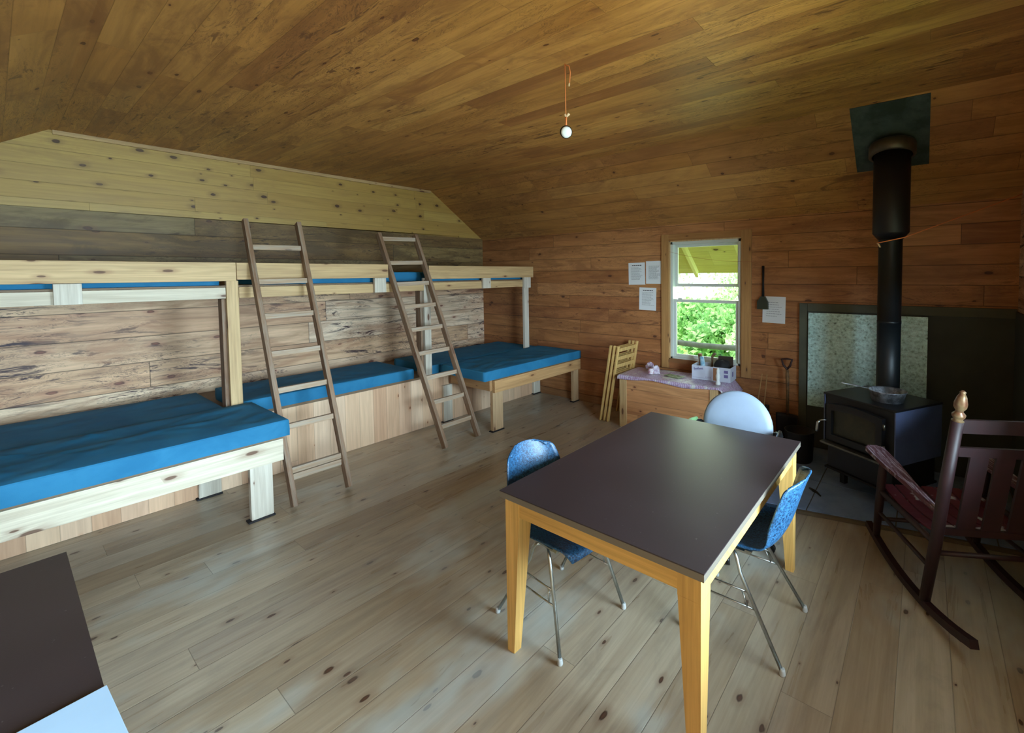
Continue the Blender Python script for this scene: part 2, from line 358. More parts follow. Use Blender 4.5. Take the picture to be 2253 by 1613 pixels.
M['galv'] = plain('galvanised_plate', (92, 108, 108), 0.5, 0.6, 0.5, rgb2=(64, 78, 74), vs=5)
def sheet():
    t = NT('scuffed_galvanised_sheet'); X, P = t.coords()
    n = t.noise(P, 48, 8, 0.8, 0.6); n2 = t.noise(P, 2.2, 3)
    v = t.n.new('ShaderNodeTexVoronoi'); t.l.new(P, v.inputs['Vector']); v.inputs['Scale'].default_value = 34
    k = t.math('ADD', n, t.math('MULTIPLY', v.outputs['Distance'], 0.25))
    line = t.math('SUBTRACT', 1.0, t.step(t.math('ABSOLUTE', t.math('SUBTRACT', t.noise(t.xyz(t.math('MULTIPLY', X[0], 1.5), 0.0, t.math('MULTIPLY', X[2], 11.0)), 1, 6, 0.8, 1.0), 0.56)), 0.0, 0.012))
    col = t.ramp(k, [(0.42, lin(84, 98, 92)), (0.54, lin(160, 204, 204)), (0.75, lin(208, 246, 246))])
    col = t.mix(t.math('MULTIPLY', line, 0.5), col, lin(46, 50, 46))
    t.bump(k, 0.002, 0.5)
    return t.out(col, t.math('ADD', t.math('MULTIPLY', n, 0.4), 0.2), 0.25)
M['sheet'] = sheet()
M['shield'] = plain('grey_green_cement_board', (84, 88, 72), 0.7, rgb2=(74, 78, 66), vs=3)
M['shield_dark'] = plain('dark_cement_board', (66, 72, 66), 0.75, rgb2=(58, 64, 60), vs=3)
M['slate'] = plain('blue_grey_hearth_tile', (126, 148, 184), 0.5, rgb2=(108, 130, 166), vs=5, bumpd=0.001)
M['grout'] = plain('hearth_grout', (96, 92, 88), 0.8)
M['enamel'] = plain('grey_aluminium_pan', (186, 194, 206), 0.38, 0.55, 0.5, rgb2=(90, 94, 100), vs=14)
M['red'] = plain('dark_red_chair_paint', (40, 15, 19), 0.55, rgb2=(32, 12, 16), vs=14)
def redworn():
    t = NT('worn_red_paint'); X, P = t.coords()
    n = t.noise(t.xyz(t.math('MULTIPLY', X[0], 120.0), t.math('MULTIPLY', X[1], 7.0), t.math('MULTIPLY', X[2], 10.0)), 1, 6, 0.75, 0.5)
    col = t.mix(t.step(n, 0.48, 0.60), lin(74, 28, 38), lin(168, 160, 172))
    t.bump(n, 0.001, 0.6)
    return t.out(col, 0.5)
M['red_worn'] = redworn()
def redseat():
    t = NT('seat_red_paint_worn_white'); X, P = t.coords()
    n = t.noise(P, 6, 3, 0.5)
    col = t.mix(t.step(n, 0.57, 0.60), lin(90, 38, 52), lin(176, 178, 190))
    return t.out(col, 0.45)
M['red_seat'] = redseat()
M['brass'] = plain('worn_gilt_finial', (128, 108, 78), 0.35, 0.3, rgb2=(110, 70, 50), vs=20)
M['paper'] = plain('white_notice_paper', (222, 226, 226), 0.7)
M['ink'] = plain('printed_grey_text', (150, 154, 156), 0.8)
M['ink_dark'] = plain('printed_black_heading', (40, 42, 44), 0.8)
M['string'] = plain('orange_string', (236, 142, 86), 0.8)
M['string_dark'] = plain('dull_orange_string', (150, 90, 62), 0.8)
M['ash'] = plain('pale_frayed_string', (220, 196, 160), 0.9)
M['lens'] = plain('frosted_white_lens', (226, 234, 240), 0.35)
def cloth():
    t = NT('lilac_patterned_tablecloth'); X, P = t.coords()
    st = t.math('FRACT', t.math('MULTIPLY', t.math('ADD', X[0], X[1]), 42.0))
    n = t.noise(P, 46, 5, 0.75, 1.0); n2 = t.noise(P, 6, 3, 0.6, 1.0)
    col = t.mix(t.step(st, 0.35, 0.65), lin(176, 150, 190), lin(206, 196, 216))
    col = t.mix(t.math('MULTIPLY', t.step(n, 0.5, 0.6), 0.8), col, lin(140, 96, 130))
    col = t.mix(t.math('MULTIPLY', t.step(n2, 0.55, 0.63), 0.8), col, lin(214, 222, 214))
    return t.out(col, 0.35, 0, 0.5)
M['cloth'] = cloth()
M['card_white'] = plain('white_printed_cardboard', (200, 206, 222), 0.55, var=0.06, vs=5)
M['card_brown'] = plain('brown_cardboard', (140, 96, 66), 0.7)
M['ink_blue'] = plain('faded_violet_print', (110, 100, 150), 0.7)
M['ink_navy'] = plain('navy_print', (52, 60, 92), 0.7)
M['black_cloth'] = plain('black_glove_cloth', (24, 26, 30), 0.8)
M['dark_board'] = plain('dark_brown_board', (60, 48, 38), 0.6)
M['handle'] = plain('worn_tool_handle', (128, 96, 60), 0.55, rgb2=(84, 64, 44), vs=20)
M['blue_tape'] = plain('light_blue_wrapper', (110, 168, 200), 0.5, rgb2=(170, 200, 215), vs=40)
M['tool_orange'] = plain('orange_tan_wrapper', (176, 128, 84), 0.5, rgb2=(90, 56, 40), vs=40)
M['steel_dark'] = plain('dark_tool_steel', (34, 32, 34), 0.5, 0.5)
M['dustpan'] = plain('dark_green_plastic', (44, 52, 40), 0.5)
M['shovel_red'] = plain('dark_maroon_handle', (52, 28, 26), 0.5)
M['bin'] = plain('black_wood_bin', (16, 14, 14), 0.6)
M['stick'] = plain('pale_stick', (150, 116, 70), 0.7)
M['sheet_white'] = plain('glossy_white_sheet', (188, 222, 250), 0.25, var=0.05, vs=3)
M['smudge'] = plain('grey_smudge', (120, 144, 160), 0.6)
M['green_pad'] = plain('pale_green_armrest', (128, 176, 120), 0.5)
M['pink'] = plain('pink_wrapper', (176, 110, 130), 0.5, rgb2=(226, 224, 230), vs=30)
M['tissue'] = plain('crumpled_white_wrap', (214, 212, 222), 0.6, rgb2=(160, 130, 160), vs=30)
M['ceramic'] = plain('carved_pale_handle', (216, 220, 220), 0.45)
# outdoors
M['grass'] = plain('lawn_grass', (112, 150, 66), 0.9, rgb2=(140, 176, 84), vs=3)
def leaf(name, a, b):
    t = NT(name); X, P = t.coords(); n = t.noise(P, 7, 3)
    col = t.mix(t.step(n, 0.3, 0.7), lin(*a), lin(*b)); m = t.out(col, 0.6)
    t.b.inputs['Subsurface Weight'].default_value = 0
    tr = t.n.new('ShaderNodeBsdfTranslucent'); t.l.new(col, tr.inputs[0])
    mx = t.n.new('ShaderNodeMixShader'); mx.inputs[0].default_value = 0.4
    o = t.n['Material Output']; t.l.new(t.b.outputs[0], mx.inputs[1]); t.l.new(tr.outputs[0], mx.inputs[2]); t.l.new(mx.outputs[0], o.inputs[0])
    return m
M['leaf'] = leaf('green_leaves', (104, 160, 92), (160, 206, 128))
M['leaf2'] = leaf('pale_green_leaves', (150, 196, 136), (208, 232, 180))
M['bark'] = plain('bark', (96, 84, 66), 0.9)
M['porch'] = planks('porch_roof_boards', 0, 1, 0.2, 2.5, [(206, 196, 118), (198, 186, 108), (212, 202, 128)], seed=9, knot=0.1, rough=0.7, fig=0.3, seam=0.3)
M['rafter'] = plain('pale_rafter_wood', (222, 212, 146), 0.7)
M['log'] = plain('grey_log_rail', (110, 118, 106), 0.8, var=0.3, vs=9)
def glassmat():
    t = NT('window_glass'); o = t.n['Material Output']
    tr = t.n.new('ShaderNodeBsdfTransparent'); tr.inputs[0].default_value = (0.96, 0.99, 0.97, 1)
    gl = t.n.new('ShaderNodeBsdfGlossy'); gl.inputs['Roughness'].default_value = 0.02
    fr = t.n.new('ShaderNodeFresnel'); fr.inputs[0].default_value = 1.45
    mx = t.n.new('ShaderNodeMixShader'); t.l.new(fr.outputs[0], mx.inputs[0]); t.l.new(tr.outputs[0], mx.inputs[1]); t.l.new(gl.outputs[0], mx.inputs[2])
    t.l.new(mx.outputs[0], o.inputs[0]); return t.m
M['glass'] = glassmat()

# ---------------------------------------------------------------- room shell
XL, XR, YB, YF = -5.59, 0.575, -0.6, 4.78
ZK, ZC, YS1, YS0 = 2.257, 2.90, 3.86, 0.33   # knee height, flat ceiling height, slope breaks
T = 0.12
b = MB(); b.box(XL - T, XR + T, YB - T, YF + T, -0.1, 0); struct(b.build('floor', M['floor']))
# far wall with the window opening
WX0, WX1, WZ0, WZ1 = -2.345, -1.515, 0.70, 2.07
b = MB()
b.box(XL - T, WX0, YF, YF + T, 0, ZK + 0.08); b.box(WX1, XR + T, YF, YF + T, 0, ZK + 0.08)
b.box(WX0, WX1, YF, YF + T, 0, WZ0); b.box(WX0, WX1, YF, YF + T, WZ1, ZK + 0.08)
struct(b.build('wall_far', M['far_wall']))
# bunk wall: thick lower boards, smoother gable boards above
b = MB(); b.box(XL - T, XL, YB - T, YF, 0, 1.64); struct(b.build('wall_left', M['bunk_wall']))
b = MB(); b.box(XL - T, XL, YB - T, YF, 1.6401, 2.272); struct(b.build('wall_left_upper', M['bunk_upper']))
b = MB(); mt = Matrix(((0, 0, 1, 0), (1, 0, 0, 0), (0, 1, 0, 0), (0, 0, 0, 1)))
b.prism([(YB - T, 2.272), (YF, 2.272), (YF, ZK + 0.03), (YS1 + 0.04, ZC + 0.03), (YS0 - 0.04, ZC + 0.03), (YB - T, ZK - 0.02)], XL - T, XL - 0.004, mt)
struct(b.build('wall_gable', M['gable']))
# right wall with side window, back wall with back window (both outside the photo)
b = MB()
b.box(XR, XR + T, YB - T, -0.52, 0, 3.0); b.box(XR, XR + T, -0.52, 0.30, 1.98, 3.0); b.box(XR, XR + T, 0.30, 1.35, 0, 3.0); b.box(XR, XR + T, 2.35, 2.8, 0, 3.0); b.box(XR, XR + T, 3.35, YF, 0, 3.0); b.box(XR, XR + T, 2.8, 3.35, 0, 1.05); b.box(XR, XR + T, 2.8, 3.35, 1.5, 3.0)
b.box(XR, XR + T, 1.35, 2.35, 0, 0.78); b.box(XR, XR + T, 1.35, 2.35, 2.08, 3.0)
struct(b.build('wall_right', M['bunk_wall']))
b = MB()
b.box(XL, XR, YB - T, YB, 0, ZK + 0.06)
struct(b.build('wall_back', M['far_wall']))
# ceiling: flat middle and the slope over the near side; the far slope is its own piece
b = MB(); b.box(XL - T, XR + T, YS0, YS1, ZC, ZC + 0.08)
b.hexa([(XL - T, YB - T, ZK - 0.04), (XR + T, YB - T, ZK - 0.04), (XR + T, YS0, ZC), (XL - T, YS0, ZC)],
       [(XL - T, YB - T, ZK + 0.06), (XR + T, YB - T, ZK + 0.06), (XR + T, YS0, ZC + 0.08), (XL - T, YS0, ZC + 0.08)])
struct(b.build('ceiling', M['ceiling']))
b = MB(); b.hexa([(XL - T, YS1, ZC), (XR + T, YS1, ZC), (XR + T, YF + T, ZK - 0.084), (XL - T, YF + T, ZK - 0.084)],
                 [(XL - T, YS1, ZC + 0.08), (XR + T, YS1, ZC + 0.08), (XR + T, YF + T, ZK + 0.0), (XL - T, YF + T, ZK + 0.0)])
struct(b.build('ceiling_slope', M['slope']))
b = MB(); b.box(XL - 0.003, XL + 0.018, YS0 + 0.02, YS1 - 0.02, ZC - 0.035, ZC - 0.001); struct(b.build('trim_1', M['pale_y']))
b = MB(); b.box(XL, -2.3, YF - 0.02, YF - 0.0005, 0.0, 0.09); b.box(-2.3, -1.0, YF - 0.02, YF - 0.0005, 0.0, 0.09); struct(b.build('baseboard_far', M['base']))

# ---- window in view
win = bpy.data.objects.new('window_1', None); COL.objects.link(win); win.location = (-1.93, YF, WZ0); struct(win)
MW['window_1'] = Matrix.Translation((-1.93, YF, WZ0))
b = MB(); b.box(-2.437, WX0, YF - 0.022, YF - 0.0005, 0.60, 2.145, bev=0.003); b.box(WX1, -1.415, YF - 0.022, YF - 0.0005, 0.60, 2.145, bev=0.003)
b.build('side_casing', M['trim_z'], win)
b = MB(); b.box(WX0, WX1, YF - 0.022, YF - 0.0005, WZ1, 2.145, bev=0.003); b.build('head_casing', M['trim_x'], win)
b = MB(); b.box(WX0, WX1, YF - 0.006, YF - 0.0005, 0.665, WZ0 - 0.001, bev=0.001); b.box(WX0, WX1, YF, YF + 0.10, WZ0, WZ0 + 0.012); b.build('sill', M['base'], win)
b = MB()   # jamb liner between casing and vinyl
b.box(WX0, WX0 + 0.012, YF, YF + 0.10, WZ0, WZ1); b.box(WX1 - 0.012, WX1, YF, YF + 0.10, WZ0, WZ1); b.box(WX0, WX1, YF, YF + 0.10, WZ1 - 0.012, WZ1)
b.build('jamb', M['pale_z'], win)
b = MB()   # vinyl frame
x0, x1, z0, z1 = WX0 + 0.012, WX1 - 0.012, WZ0 + 0.012, WZ1 - 0.012
for (a0, a1, c0, c1) in ((x0, x0 + 0.028, z0, z1), (x1 - 0.028, x1, z0, z1), (x0, x1, z1 - 0.03, z1), (x0, x1, z0, z0 + 0.022)):
    b.box(a0, a1, YF + 0.006, YF + 0.11, c0, c1, bev=0.002)
b.build('vinyl_frame', M['vinyl_board'], win)
def sash(name, zz0, zz1, yy, st):
    b = MB(); xa, xb = x0 + 0.028, x1 - 0.028
    b.box(xa, xa + st, yy, yy + 0.028, zz0, zz1, bev=0.002); b.box(xb - st, xb, yy, yy + 0.028, zz0, zz1, bev=0.002)
    b.box(xa + st, xb - st, yy, yy + 0.028, zz1 - 0.032, zz1, bev=0.002); b.box(xa + st, xb - st, yy, yy + 0.028, zz0, zz0 + 0.034, bev=0.002)
    s = b.build(name, M['vinyl_board'], win)
    g = MB(); g.box(xa + st - 0.002, xb - st + 0.002, yy + 0.012, yy + 0.015, zz0 + 0.03, zz1 - 0.03); g.build('pane', M['glass'], s)
sash('upper_sash', 1.545, z1 - 0.03, YF + 0.075, 0.03)
sash('lower_sash', z0 + 0.02, 1.40, YF + 0.03, 0.034)
b = MB(); b.box(x0 + 0.028, x1 - 0.028, YF + 0.078, YF + 0.10, 1.545, 1.548); b.box(-2.25, -2.2, YF + 0.03, YF + 0.045, 1.40, 1.415, bev=0.002); b.build('sash_lock', M['vinyl_board'], win)
# ---- open doorway beside the camera, outside the frame
b = MB(); b.box(XR - 0.02, XR - 0.0005, 0.302, 0.38, 0, 2.06); b.box(XR - 0.02, XR - 0.0005, -0.59, -0.522, 0, 2.06); b.box(XR - 0.02, XR - 0.0005, -0.521, 0.301, 1.982, 2.06)
struct(b.build('door_1', M['trim_z']))
# ---- the two windows outside the frame
for nm, ax, (p0, p1), (q0, q1) in (('window_2', 'y', (1.35, 2.35), (0.78, 2.08)), ('window_3', 'y', (2.8, 3.35), (1.05, 1.5))):
    w = bpy.data.objects.new(nm, None); COL.objects.link(w); struct(w); MW[nm] = Matrix.Identity(4)
    b = MB()
    def bb(a0, a1, c0, c1, d0, d1):
        if ax == 'y': b.box(XR + d0, XR + d1, a0, a1, c0, c1)
        else: b.box(a0, a1, YB - d1, YB - d0, c0, c1)
    for a0, a1, c0, c1 in ((p0, p0 + 0.04, q0, q1), (p1 - 0.04, p1, q0, q1), (p0, p1, q0, q0 + 0.04), (p0, p1, q1 - 0.04, q1), (p0, p1, (q0 + q1) / 2 - 0.02, (q0 + q1) / 2 + 0.02)):
        bb(a0, a1, c0, c1, 0.02, 0.07)
    b.build('window_frame', M['vinyl_board'], w)

# ---------------------------------------------------------------- bunks
XP = -4.39   # plane of the posts
bunk = thing('bunk_bed', 'long built-in double-deck pine bunk along the left wall', 'bunk bed', (XL, 2.0, 0))
def part(name, m, parent, *boxes, bev=0.003):
    b = MB()
    for bx in boxes: b.box(*bx, bev=bev)
    return b.build(name, m, parent)
# bench: plank face, plywood deck lip
part('bench_face', M['bench'], bunk, (XP - 0.045, XP - 0.02, YB + 0.002, YF - 0.03, 0.002, 0.555), bev=0)
part('bench_deck', M['ply'], bunk, (XL + 0.003, XP - 0.012, YB + 0.002, YF - 0.03, 0.555, 0.578), bev=0)
part('bench_rail', M['pale_y'], bunk, (XP - 0.085, XP - 0.047, YB + 0.002, YF - 0.03, 0.44, 0.555))
# posts
for y0, y1 in ((1.132, 1.212), (2.905, 2.985), (4.475, 4.56)):
    p = part('post', M['pale_z'] if y0 < 2 else M['white_z'], bunk, (XP - 0.03, XP + 0.008, y0, y1, 0.578 if y0 > 2 and y0 < 4 else 0.61, 1.675))
    if y0 < 4: part('post_backing', M['old'], p, (XP - 0.125, XP - 0.033, y0 - 0.025, y0 + 0.012, 0.579, 1.53))
# lower posts under the platforms' rear edge, on black shims
for y0, y1 in ((0.905, 1.045), (3.12, 3.24), (4.63, 4.76)):
    p = part('post', M['white_z'], bunk, (XP - 0.018, XP + 0.02, y0, y1, 0.012, 0.43))
    part('shim', M['shim'], p, (XP - 0.019, XP + 0.03, y0 - 0.015, y1 + 0.004, 0.0, 0.0115))
# upper deck: lower rail, guard board in three lengths, blocks
for y0, y1 in ((YB + 0.002, 1.128), (1.215, 4.47)):
    part('deck_rail', M['white_y'] if y1 < 2 else M['pale_y'], bunk, (XP - 0.03, XP + 0.006, y0, y1, 1.535, 1.622))
part('upper_deck', M['ply'], bunk, (XL + 0.003, XP - 0.002, YB + 0.002, 4.57, 1.6245, 1.637), bev=0)
part('guard_board', M['pale_y'], bunk, (XP + 0.009, XP + 0.045, YB + 0.002, 1.19, 1.672, 1.818))
part('guard_board', M['pale_y'], bunk, (XP + 0.009, XP + 0.045, 1.194, 2.472, 1.682, 1.818))
part('guard_board', M['pale_y'], bunk, (XP + 0.009, XP + 0.045, 2.95, 4.62, 1.662, 1.81))
for y0, y1 in ((0.237, 0.36), (2.327, 2.447), (3.72, 3.842), (4.44, 4.57)):
    part('guard_block', M['white_z'], bunk, (XP + 0.008, XP + 0.044, y0, y1, 1.535 if y0 < 4 else 1.52, 1.67 if y0 < 1 else 1.681))
# mattresses
def mattress(label, x0, x1, y0, y1, z0, z1, seed, group, wr=0.004, skew=0.0):
    b = MB(); NX, NY, NZ = 22, 44, 3
    r = 0.018
    def P(x, y, z): return Vector((x, y, z))
    # top and bottom as displaced grids, sides in between
    def top(i, j):
        u, v = i / NX, j / NY
        x = x0 + (x1 - x0) * u + skew * v; y = y0 + (y1 - y0) * v
        e = min(min(u, 1 - u) * (x1 - x0), min(v, 1 - v) * (y1 - y0))
        z = z1 - max(0, 1 - e / 0.012) ** 2 * 0.004
        n = noise.fractal(Vector((x * 2.2 + seed, y * 1.4, seed)), 0.8, 2.0, 3)
        rd = 1 - abs(noise.noise(Vector((x * 4.5 + y * 2.6 + seed * 3, y * 1.1 - x * 1.2, seed))))
        rd2 = 1 - abs(noise.noise(Vector((x * 3.1 - y * 3.0 + seed * 5, y * 0.9, seed + 4))))
        fe = min(1.0, e / 0.09 + 0.12)   # wrinkles fade towards the seams
        z += fe * wr * (1.2 * n + 1.6 * (max(0, rd - 0.86) / 0.14) ** 2 + 1.4 * (max(0, rd2 - 0.9) / 0.1) ** 2)
        return Vector((x, y, z))
    g = [[b.bm.verts.new(top(i, j)) for j in range(NY + 1)] for i in range(NX + 1)]
    lo = {}
    for i in range(NX + 1):
        for j in range(NY + 1):
            if i in (0, NX) or j in (0, NY):
                t = g[i][j].co
                mid = []
                for k, f in enumerate((0.93, 0.4, 0.0)):
                    bul = 0.004 + 0.003 * math.sin(PI * f) + noise.noise(Vector((t.x * 5, t.y * 5, k + seed))) * 0.003
                    dx = (-bul if i == 0 else bul if i == NX else 0); dy = (-bul if j == 0 else bul if j == NY else 0)
                    mid.append(b.bm.verts.new((t.x + dx, t.y + dy, z0 + (t.z - z0) * f)))
                lo[(i, j)] = [g[i][j]] + mid
    for i in range(NX):
        for j in range(NY):
            f = b.bm.faces.new((g[i][j], g[i + 1][j], g[i + 1][j + 1], g[i][j + 1])); f.smooth = True
    ring = [(i, 0) for i in range(NX)] + [(NX, j) for j in range(NY)] + [(i, NY) for i in range(NX, 0, -1)] + [(0, j) for j in range(NY, 0, -1)]
    n = len(ring)
    for k in range(n):
        A, B = lo[ring[k]], lo[ring[(k + 1) % n]]
        for q in range(3):
            f = b.bm.faces.new((A[q], B[q], B[q + 1], A[q + 1])); f.smooth = True
    b.bm.faces.new([lo[r_][3] for r_ in ring])
    b.bm.edges.ensure_lookup_table()
    for k in range(n):
        for lv in (0, 1):
            e_ = b.bm.edges.get((lo[ring[k]][lv], lo[ring[(k + 1) % n]][lv]))
            if e_: e_.smooth = False
    o = b.build('mattress', M['blue'])
    # sharpen the top rim
    return tag(o, label, 'mattress', group)
G1, G2 = 'teal mattresses on the lower bunk level', 'teal mattresses on the upper bunk deck'
mattress('wall-side teal mattress of the pair on the left low platform, beside the knotty wall', -5.22, -4.394, -0.55, 1.092, 0.579, 0.665, 1.0, G1)
mattress('front teal mattress with creases on the left low platform, largest in view', -4.366, -3.615, -0.55, 1.262, 0.5635, 0.682, 2.3, G1, 0.007, -0.0)
mattress('teal mattress on the middle bench behind the left ladder', -5.17, -4.405, 1.225, 2.76, 0.579, 0.688, 3.1, G1)
mattress('wall-side teal mattress on the right end of the bench, against the corner', -5.2, -4.434, 3.01, 4.72, 0.579, 0.68, 4.7, G1)
mattress('front teal mattress on the right low platform near the wooden box', -4.366, -3.615, 3.09, 4.73, 0.5865, 0.69, 5.9, G1, 0.006)
mattress('teal mattress on the upper deck left of the first post', -5.15, -4.46, -0.5, 1.1, 1.638, 1.735, 6.2, G2)
mattress('teal mattress on the upper deck between the two ladders', -5.15, -4.46, 1.42, 2.40, 1.638, 1.74, 7.2, G2)
mattress('teal mattress end showing through the opening behind the right ladder top', -5.2, -4.60, 2.47, 3.0, 1.638, 1.745, 7.9, G2)
mattress('teal mattress on the upper deck at the corner end, right of the right ladder', -5.15, -4.46, 3.05, 4.6, 1.638, 1.74, 8.4, G2)

# low platforms
def platform(label, y0, y1, legs, rail_m, loc, beam=None, zt=0.545, zb=0.39):
    t = thing('sleeping_platform', label, 'bed platform', loc, group=None)
    part('deck', M['ply'], t, (-4.35, -3.64, y0, y1, zt + 0.001, zt + 0.017), bev=0)
    part('front_rail', rail_m, t, (-3.665, -3.627, y0, y1, zb, zt))
    if beam is not None:
        part('end_rail', M['tan_x'], t, (-4.35, -3.668, beam, beam + 0.038, zb + 0.02, zt))
    for (a, c, m, bz) in legs:
        l = part('leg', m, t, (-3.71, -3.667, a, c, 0.012, zt - 0.005))
        part('shim', M['shim'], l, (-3.72, -3.655, a - 0.02, c + 0.006, 0, 0.0115))
    return t
platform('left low pine platform with whitish front rail, near the camera', -0.58, 1.23, [(1.035, 1.17, M['white_z'], 0)], M['white_y'], (-4.0, 0.3, 0), beam=1.19)
platform('right low pine platform with tan front rail in the far corner', 3.235, 4.75, [(3.24, 3.385, M['tan_z'], 0), (4.645, 4.75, M['tan_z'], 0)], M['tan_y'], (-4.0, 4.0, 0), beam=3.20, zt=0.568, zb=0.435)

# ---------------------------------------------------------------- ladders
def ladder(label, F0, F1, T0, T1, fr, double=True):
    F0, F1, T0, T1 = map(Vector, (F0, F1, T0, T1))
    t = thing('ladder', label, 'ladder', (F0 + F1) / 2, group='weathered ladders leaning on the upper bunk')
    mid = ((T0 + T1) - (F0 + F1)) / 2
    z = mid.normalized(); y = (F1 - F0); y = (y - z * y.dot(z)).normalized(); x = y.cross(z)
    R = Matrix((x, y, z)).transposed().to_4x4()
    t.rotation_euler = R.to_euler(); MW[t.name] = Matrix.Translation((F0 + F1) / 2) @ R
    for A, B in ((F0, T0), (F1, T1)):
        b = MB(); A2 = A - (B - A).normalized() * 0.0
        b.bar(A2 + Vector((0.046, 0, 0.018)), B + Vector((0.046, 0, 0)), 0.034, 0.066, up=x, bev=0.003)
        b.build('side_rail', M['old'], t)
    for k, f in enumerate(fr):
        A = F0.lerp(T0, f); B = F1.lerp(T1, f)
        b = MB(); off = Vector((0.046, 0, 0))
        b.bar(A + off + (B - A).normalized() * 0.018, B + off - (B - A).normalized() * 0.018, 0.032, 0.042, up=(0, 0, 1), bev=0.002)
        if double and k == len(fr) - 1:
            b.bar(A + (B - A).normalized() * 0.018 + Vector((0.055, 0, -0.05)), B - (B - A).normalized() * 0.018 + Vector((0.055, 0, -0.05)), 0.02, 0.045, up=(0, 0, 1), bev=0.002)
        b.build('rung', M['old_x'], t)
    return t
ladder('left weathered wooden ladder with wide rungs, beside the left platform mattress', (-3.68, 1.29, 0), (-3.67, 1.68, 0), (-4.488, 1.289, 2.172), (-4.493, 1.686, 2.178), [0.8958, 0.7661, 0.6398, 0.5063, 0.38, 0.2571, 0.1182])
ladder('right weathered wooden ladder with narrow rungs, leaning in the guard board opening', (-3.72, 2.63, 0), (-3.72, 3.035, 0), (-4.552, 2.464, 2.139), (-4.557, 2.889, 2.151), [0.9761, 0.8573, 0.7542, 0.6455, 0.5381, 0.4278, 0.3166, 0.207, 0.0989], False)

# ---------------------------------------------------------------- dining table
TX0, TX1, TY0, TY1, TZ = -1.49, -0.54, 1.345, 2.755, 0.74
tb = thing('dining_table', 'rectangular table with dark brown laminate top and yellow maple tapered legs', 'table', (-1.015, 2.05, 0))
b = MB(); b.box(TX0, TX1, TY0, TY1, TZ - 0.004, TZ); b.build('table_top', M['laminate'], tb)
b = MB(); b.box(TX0, TX1, TY0, TY1, TZ - 0.03, TZ - 0.0045, bev=0.001); b.build('top_edge', M['edge'], tb)
b = MB()
for (a0, a1, c0, c1) in ((TX0 + 0.10, TX1 - 0.10, TY0 + 0.022, TY0 + 0.046), (TX0 + 0.10, TX1 - 0.10, TY1 - 0.046, TY1 - 0.022)):
    b.box(a0, a1, c0, c1, TZ - 0.105, TZ - 0.031, bev=0.002)
for (a0, a1, c0, c1) in ((TX0 + 0.022, TX0 + 0.046, TY0 + 0.10, TY1 - 0.10), (TX1 - 0.046, TX1 - 0.022, TY0 + 0.10, TY1 - 0.10)):
    b.box(a0, a1, c0, c1, TZ - 0.105, TZ - 0.031, bev=0.002)
b.build('apron', M['table_rail'], tb)
for sx, sy in ((0, 0), (1, 0), (1, 1), (0, 1)):
    xo = TX0 + 0.018 if not sx else TX1 - 0.018; yo = TY0 + 0.018 if not sy else TY1 - 0.018
    dx, dy = (1 if not sx else -1), (1 if not sy else -1)
    def ring(w, z, bw=None):
        xs = sorted((xo, xo + dx * w)); ys = sorted((yo, yo + dy * w))
        return [(xs[0], ys[0], z), (xs[1], ys[0], z), (xs[1], ys[1], z), (xs[0], ys[1], z)]
    b = MB(); b.hexa(ring(0.083, TZ - 0.12), ring(0.083, TZ - 0.031)); b.hexa(ring(0.042, 0.0), ring(0.082, TZ - 0.1205))
    b.build('leg', M['table_leg'], tb)

# near-left desk with the pale sheet on it
dk = thing('desk', 'second table with dark brown laminate top cut off by the lower left picture corner', 'table', (-1.85, -0.1, 0))
b = MB(); b.box(-2.385, -1.283, -0.55, 0.125, 0.735, 0.74); b.build('table_top', M['laminate'], dk)
b = MB(); b.box(-2.385, -1.283, -0.55, 0.125, 0.71, 0.7345, bev=0.001); b.build('top_edge', M['edge'], dk)
for x in (-2.34, -1.38):
    for y in (-0.51, 0.04):
        b = MB(); b.hexa([(x + .01, y + .01, 0), (x + .05, y + .01, 0), (x + .05, y + .05, 0), (x + .01, y + .05, 0)], [(x, y, 0.7095), (x + .06, y, 0.7095), (x + .06, y + .06, 0.7095), (x, y + .06, 0.7095)]); b.build('leg', M['table_leg'], dk)
b = MB()
rz = Matrix.Translation((-1.50, 0.128, 0.7405)) @ Matrix.Rotation(math.radians(3), 4, 'Z')
b = MB(); b.box(0, 0.213, -0.30, 0, 0, 0.012, rz, bev=0.002)
cl = b.build('booklet', M['sheet_white']); tag(cl, 'glossy white booklet lying on the desk in the lower left corner', 'booklet')
for (x, y, s) in ((0.19, -0.03, 0.010), (0.15, -0.135, 0.010), (0.165, -0.125, 0.007)):
    b = MB(); b.lathe([(s, 0.0121), (s, 0.0124)], 10, rz @ Matrix.Translation((x - 0.02, y, 0)) @ Matrix.Scale(0.5, 4, (0, 1, 0)))
    b.build('smudge', M['smudge'], cl, local=False)

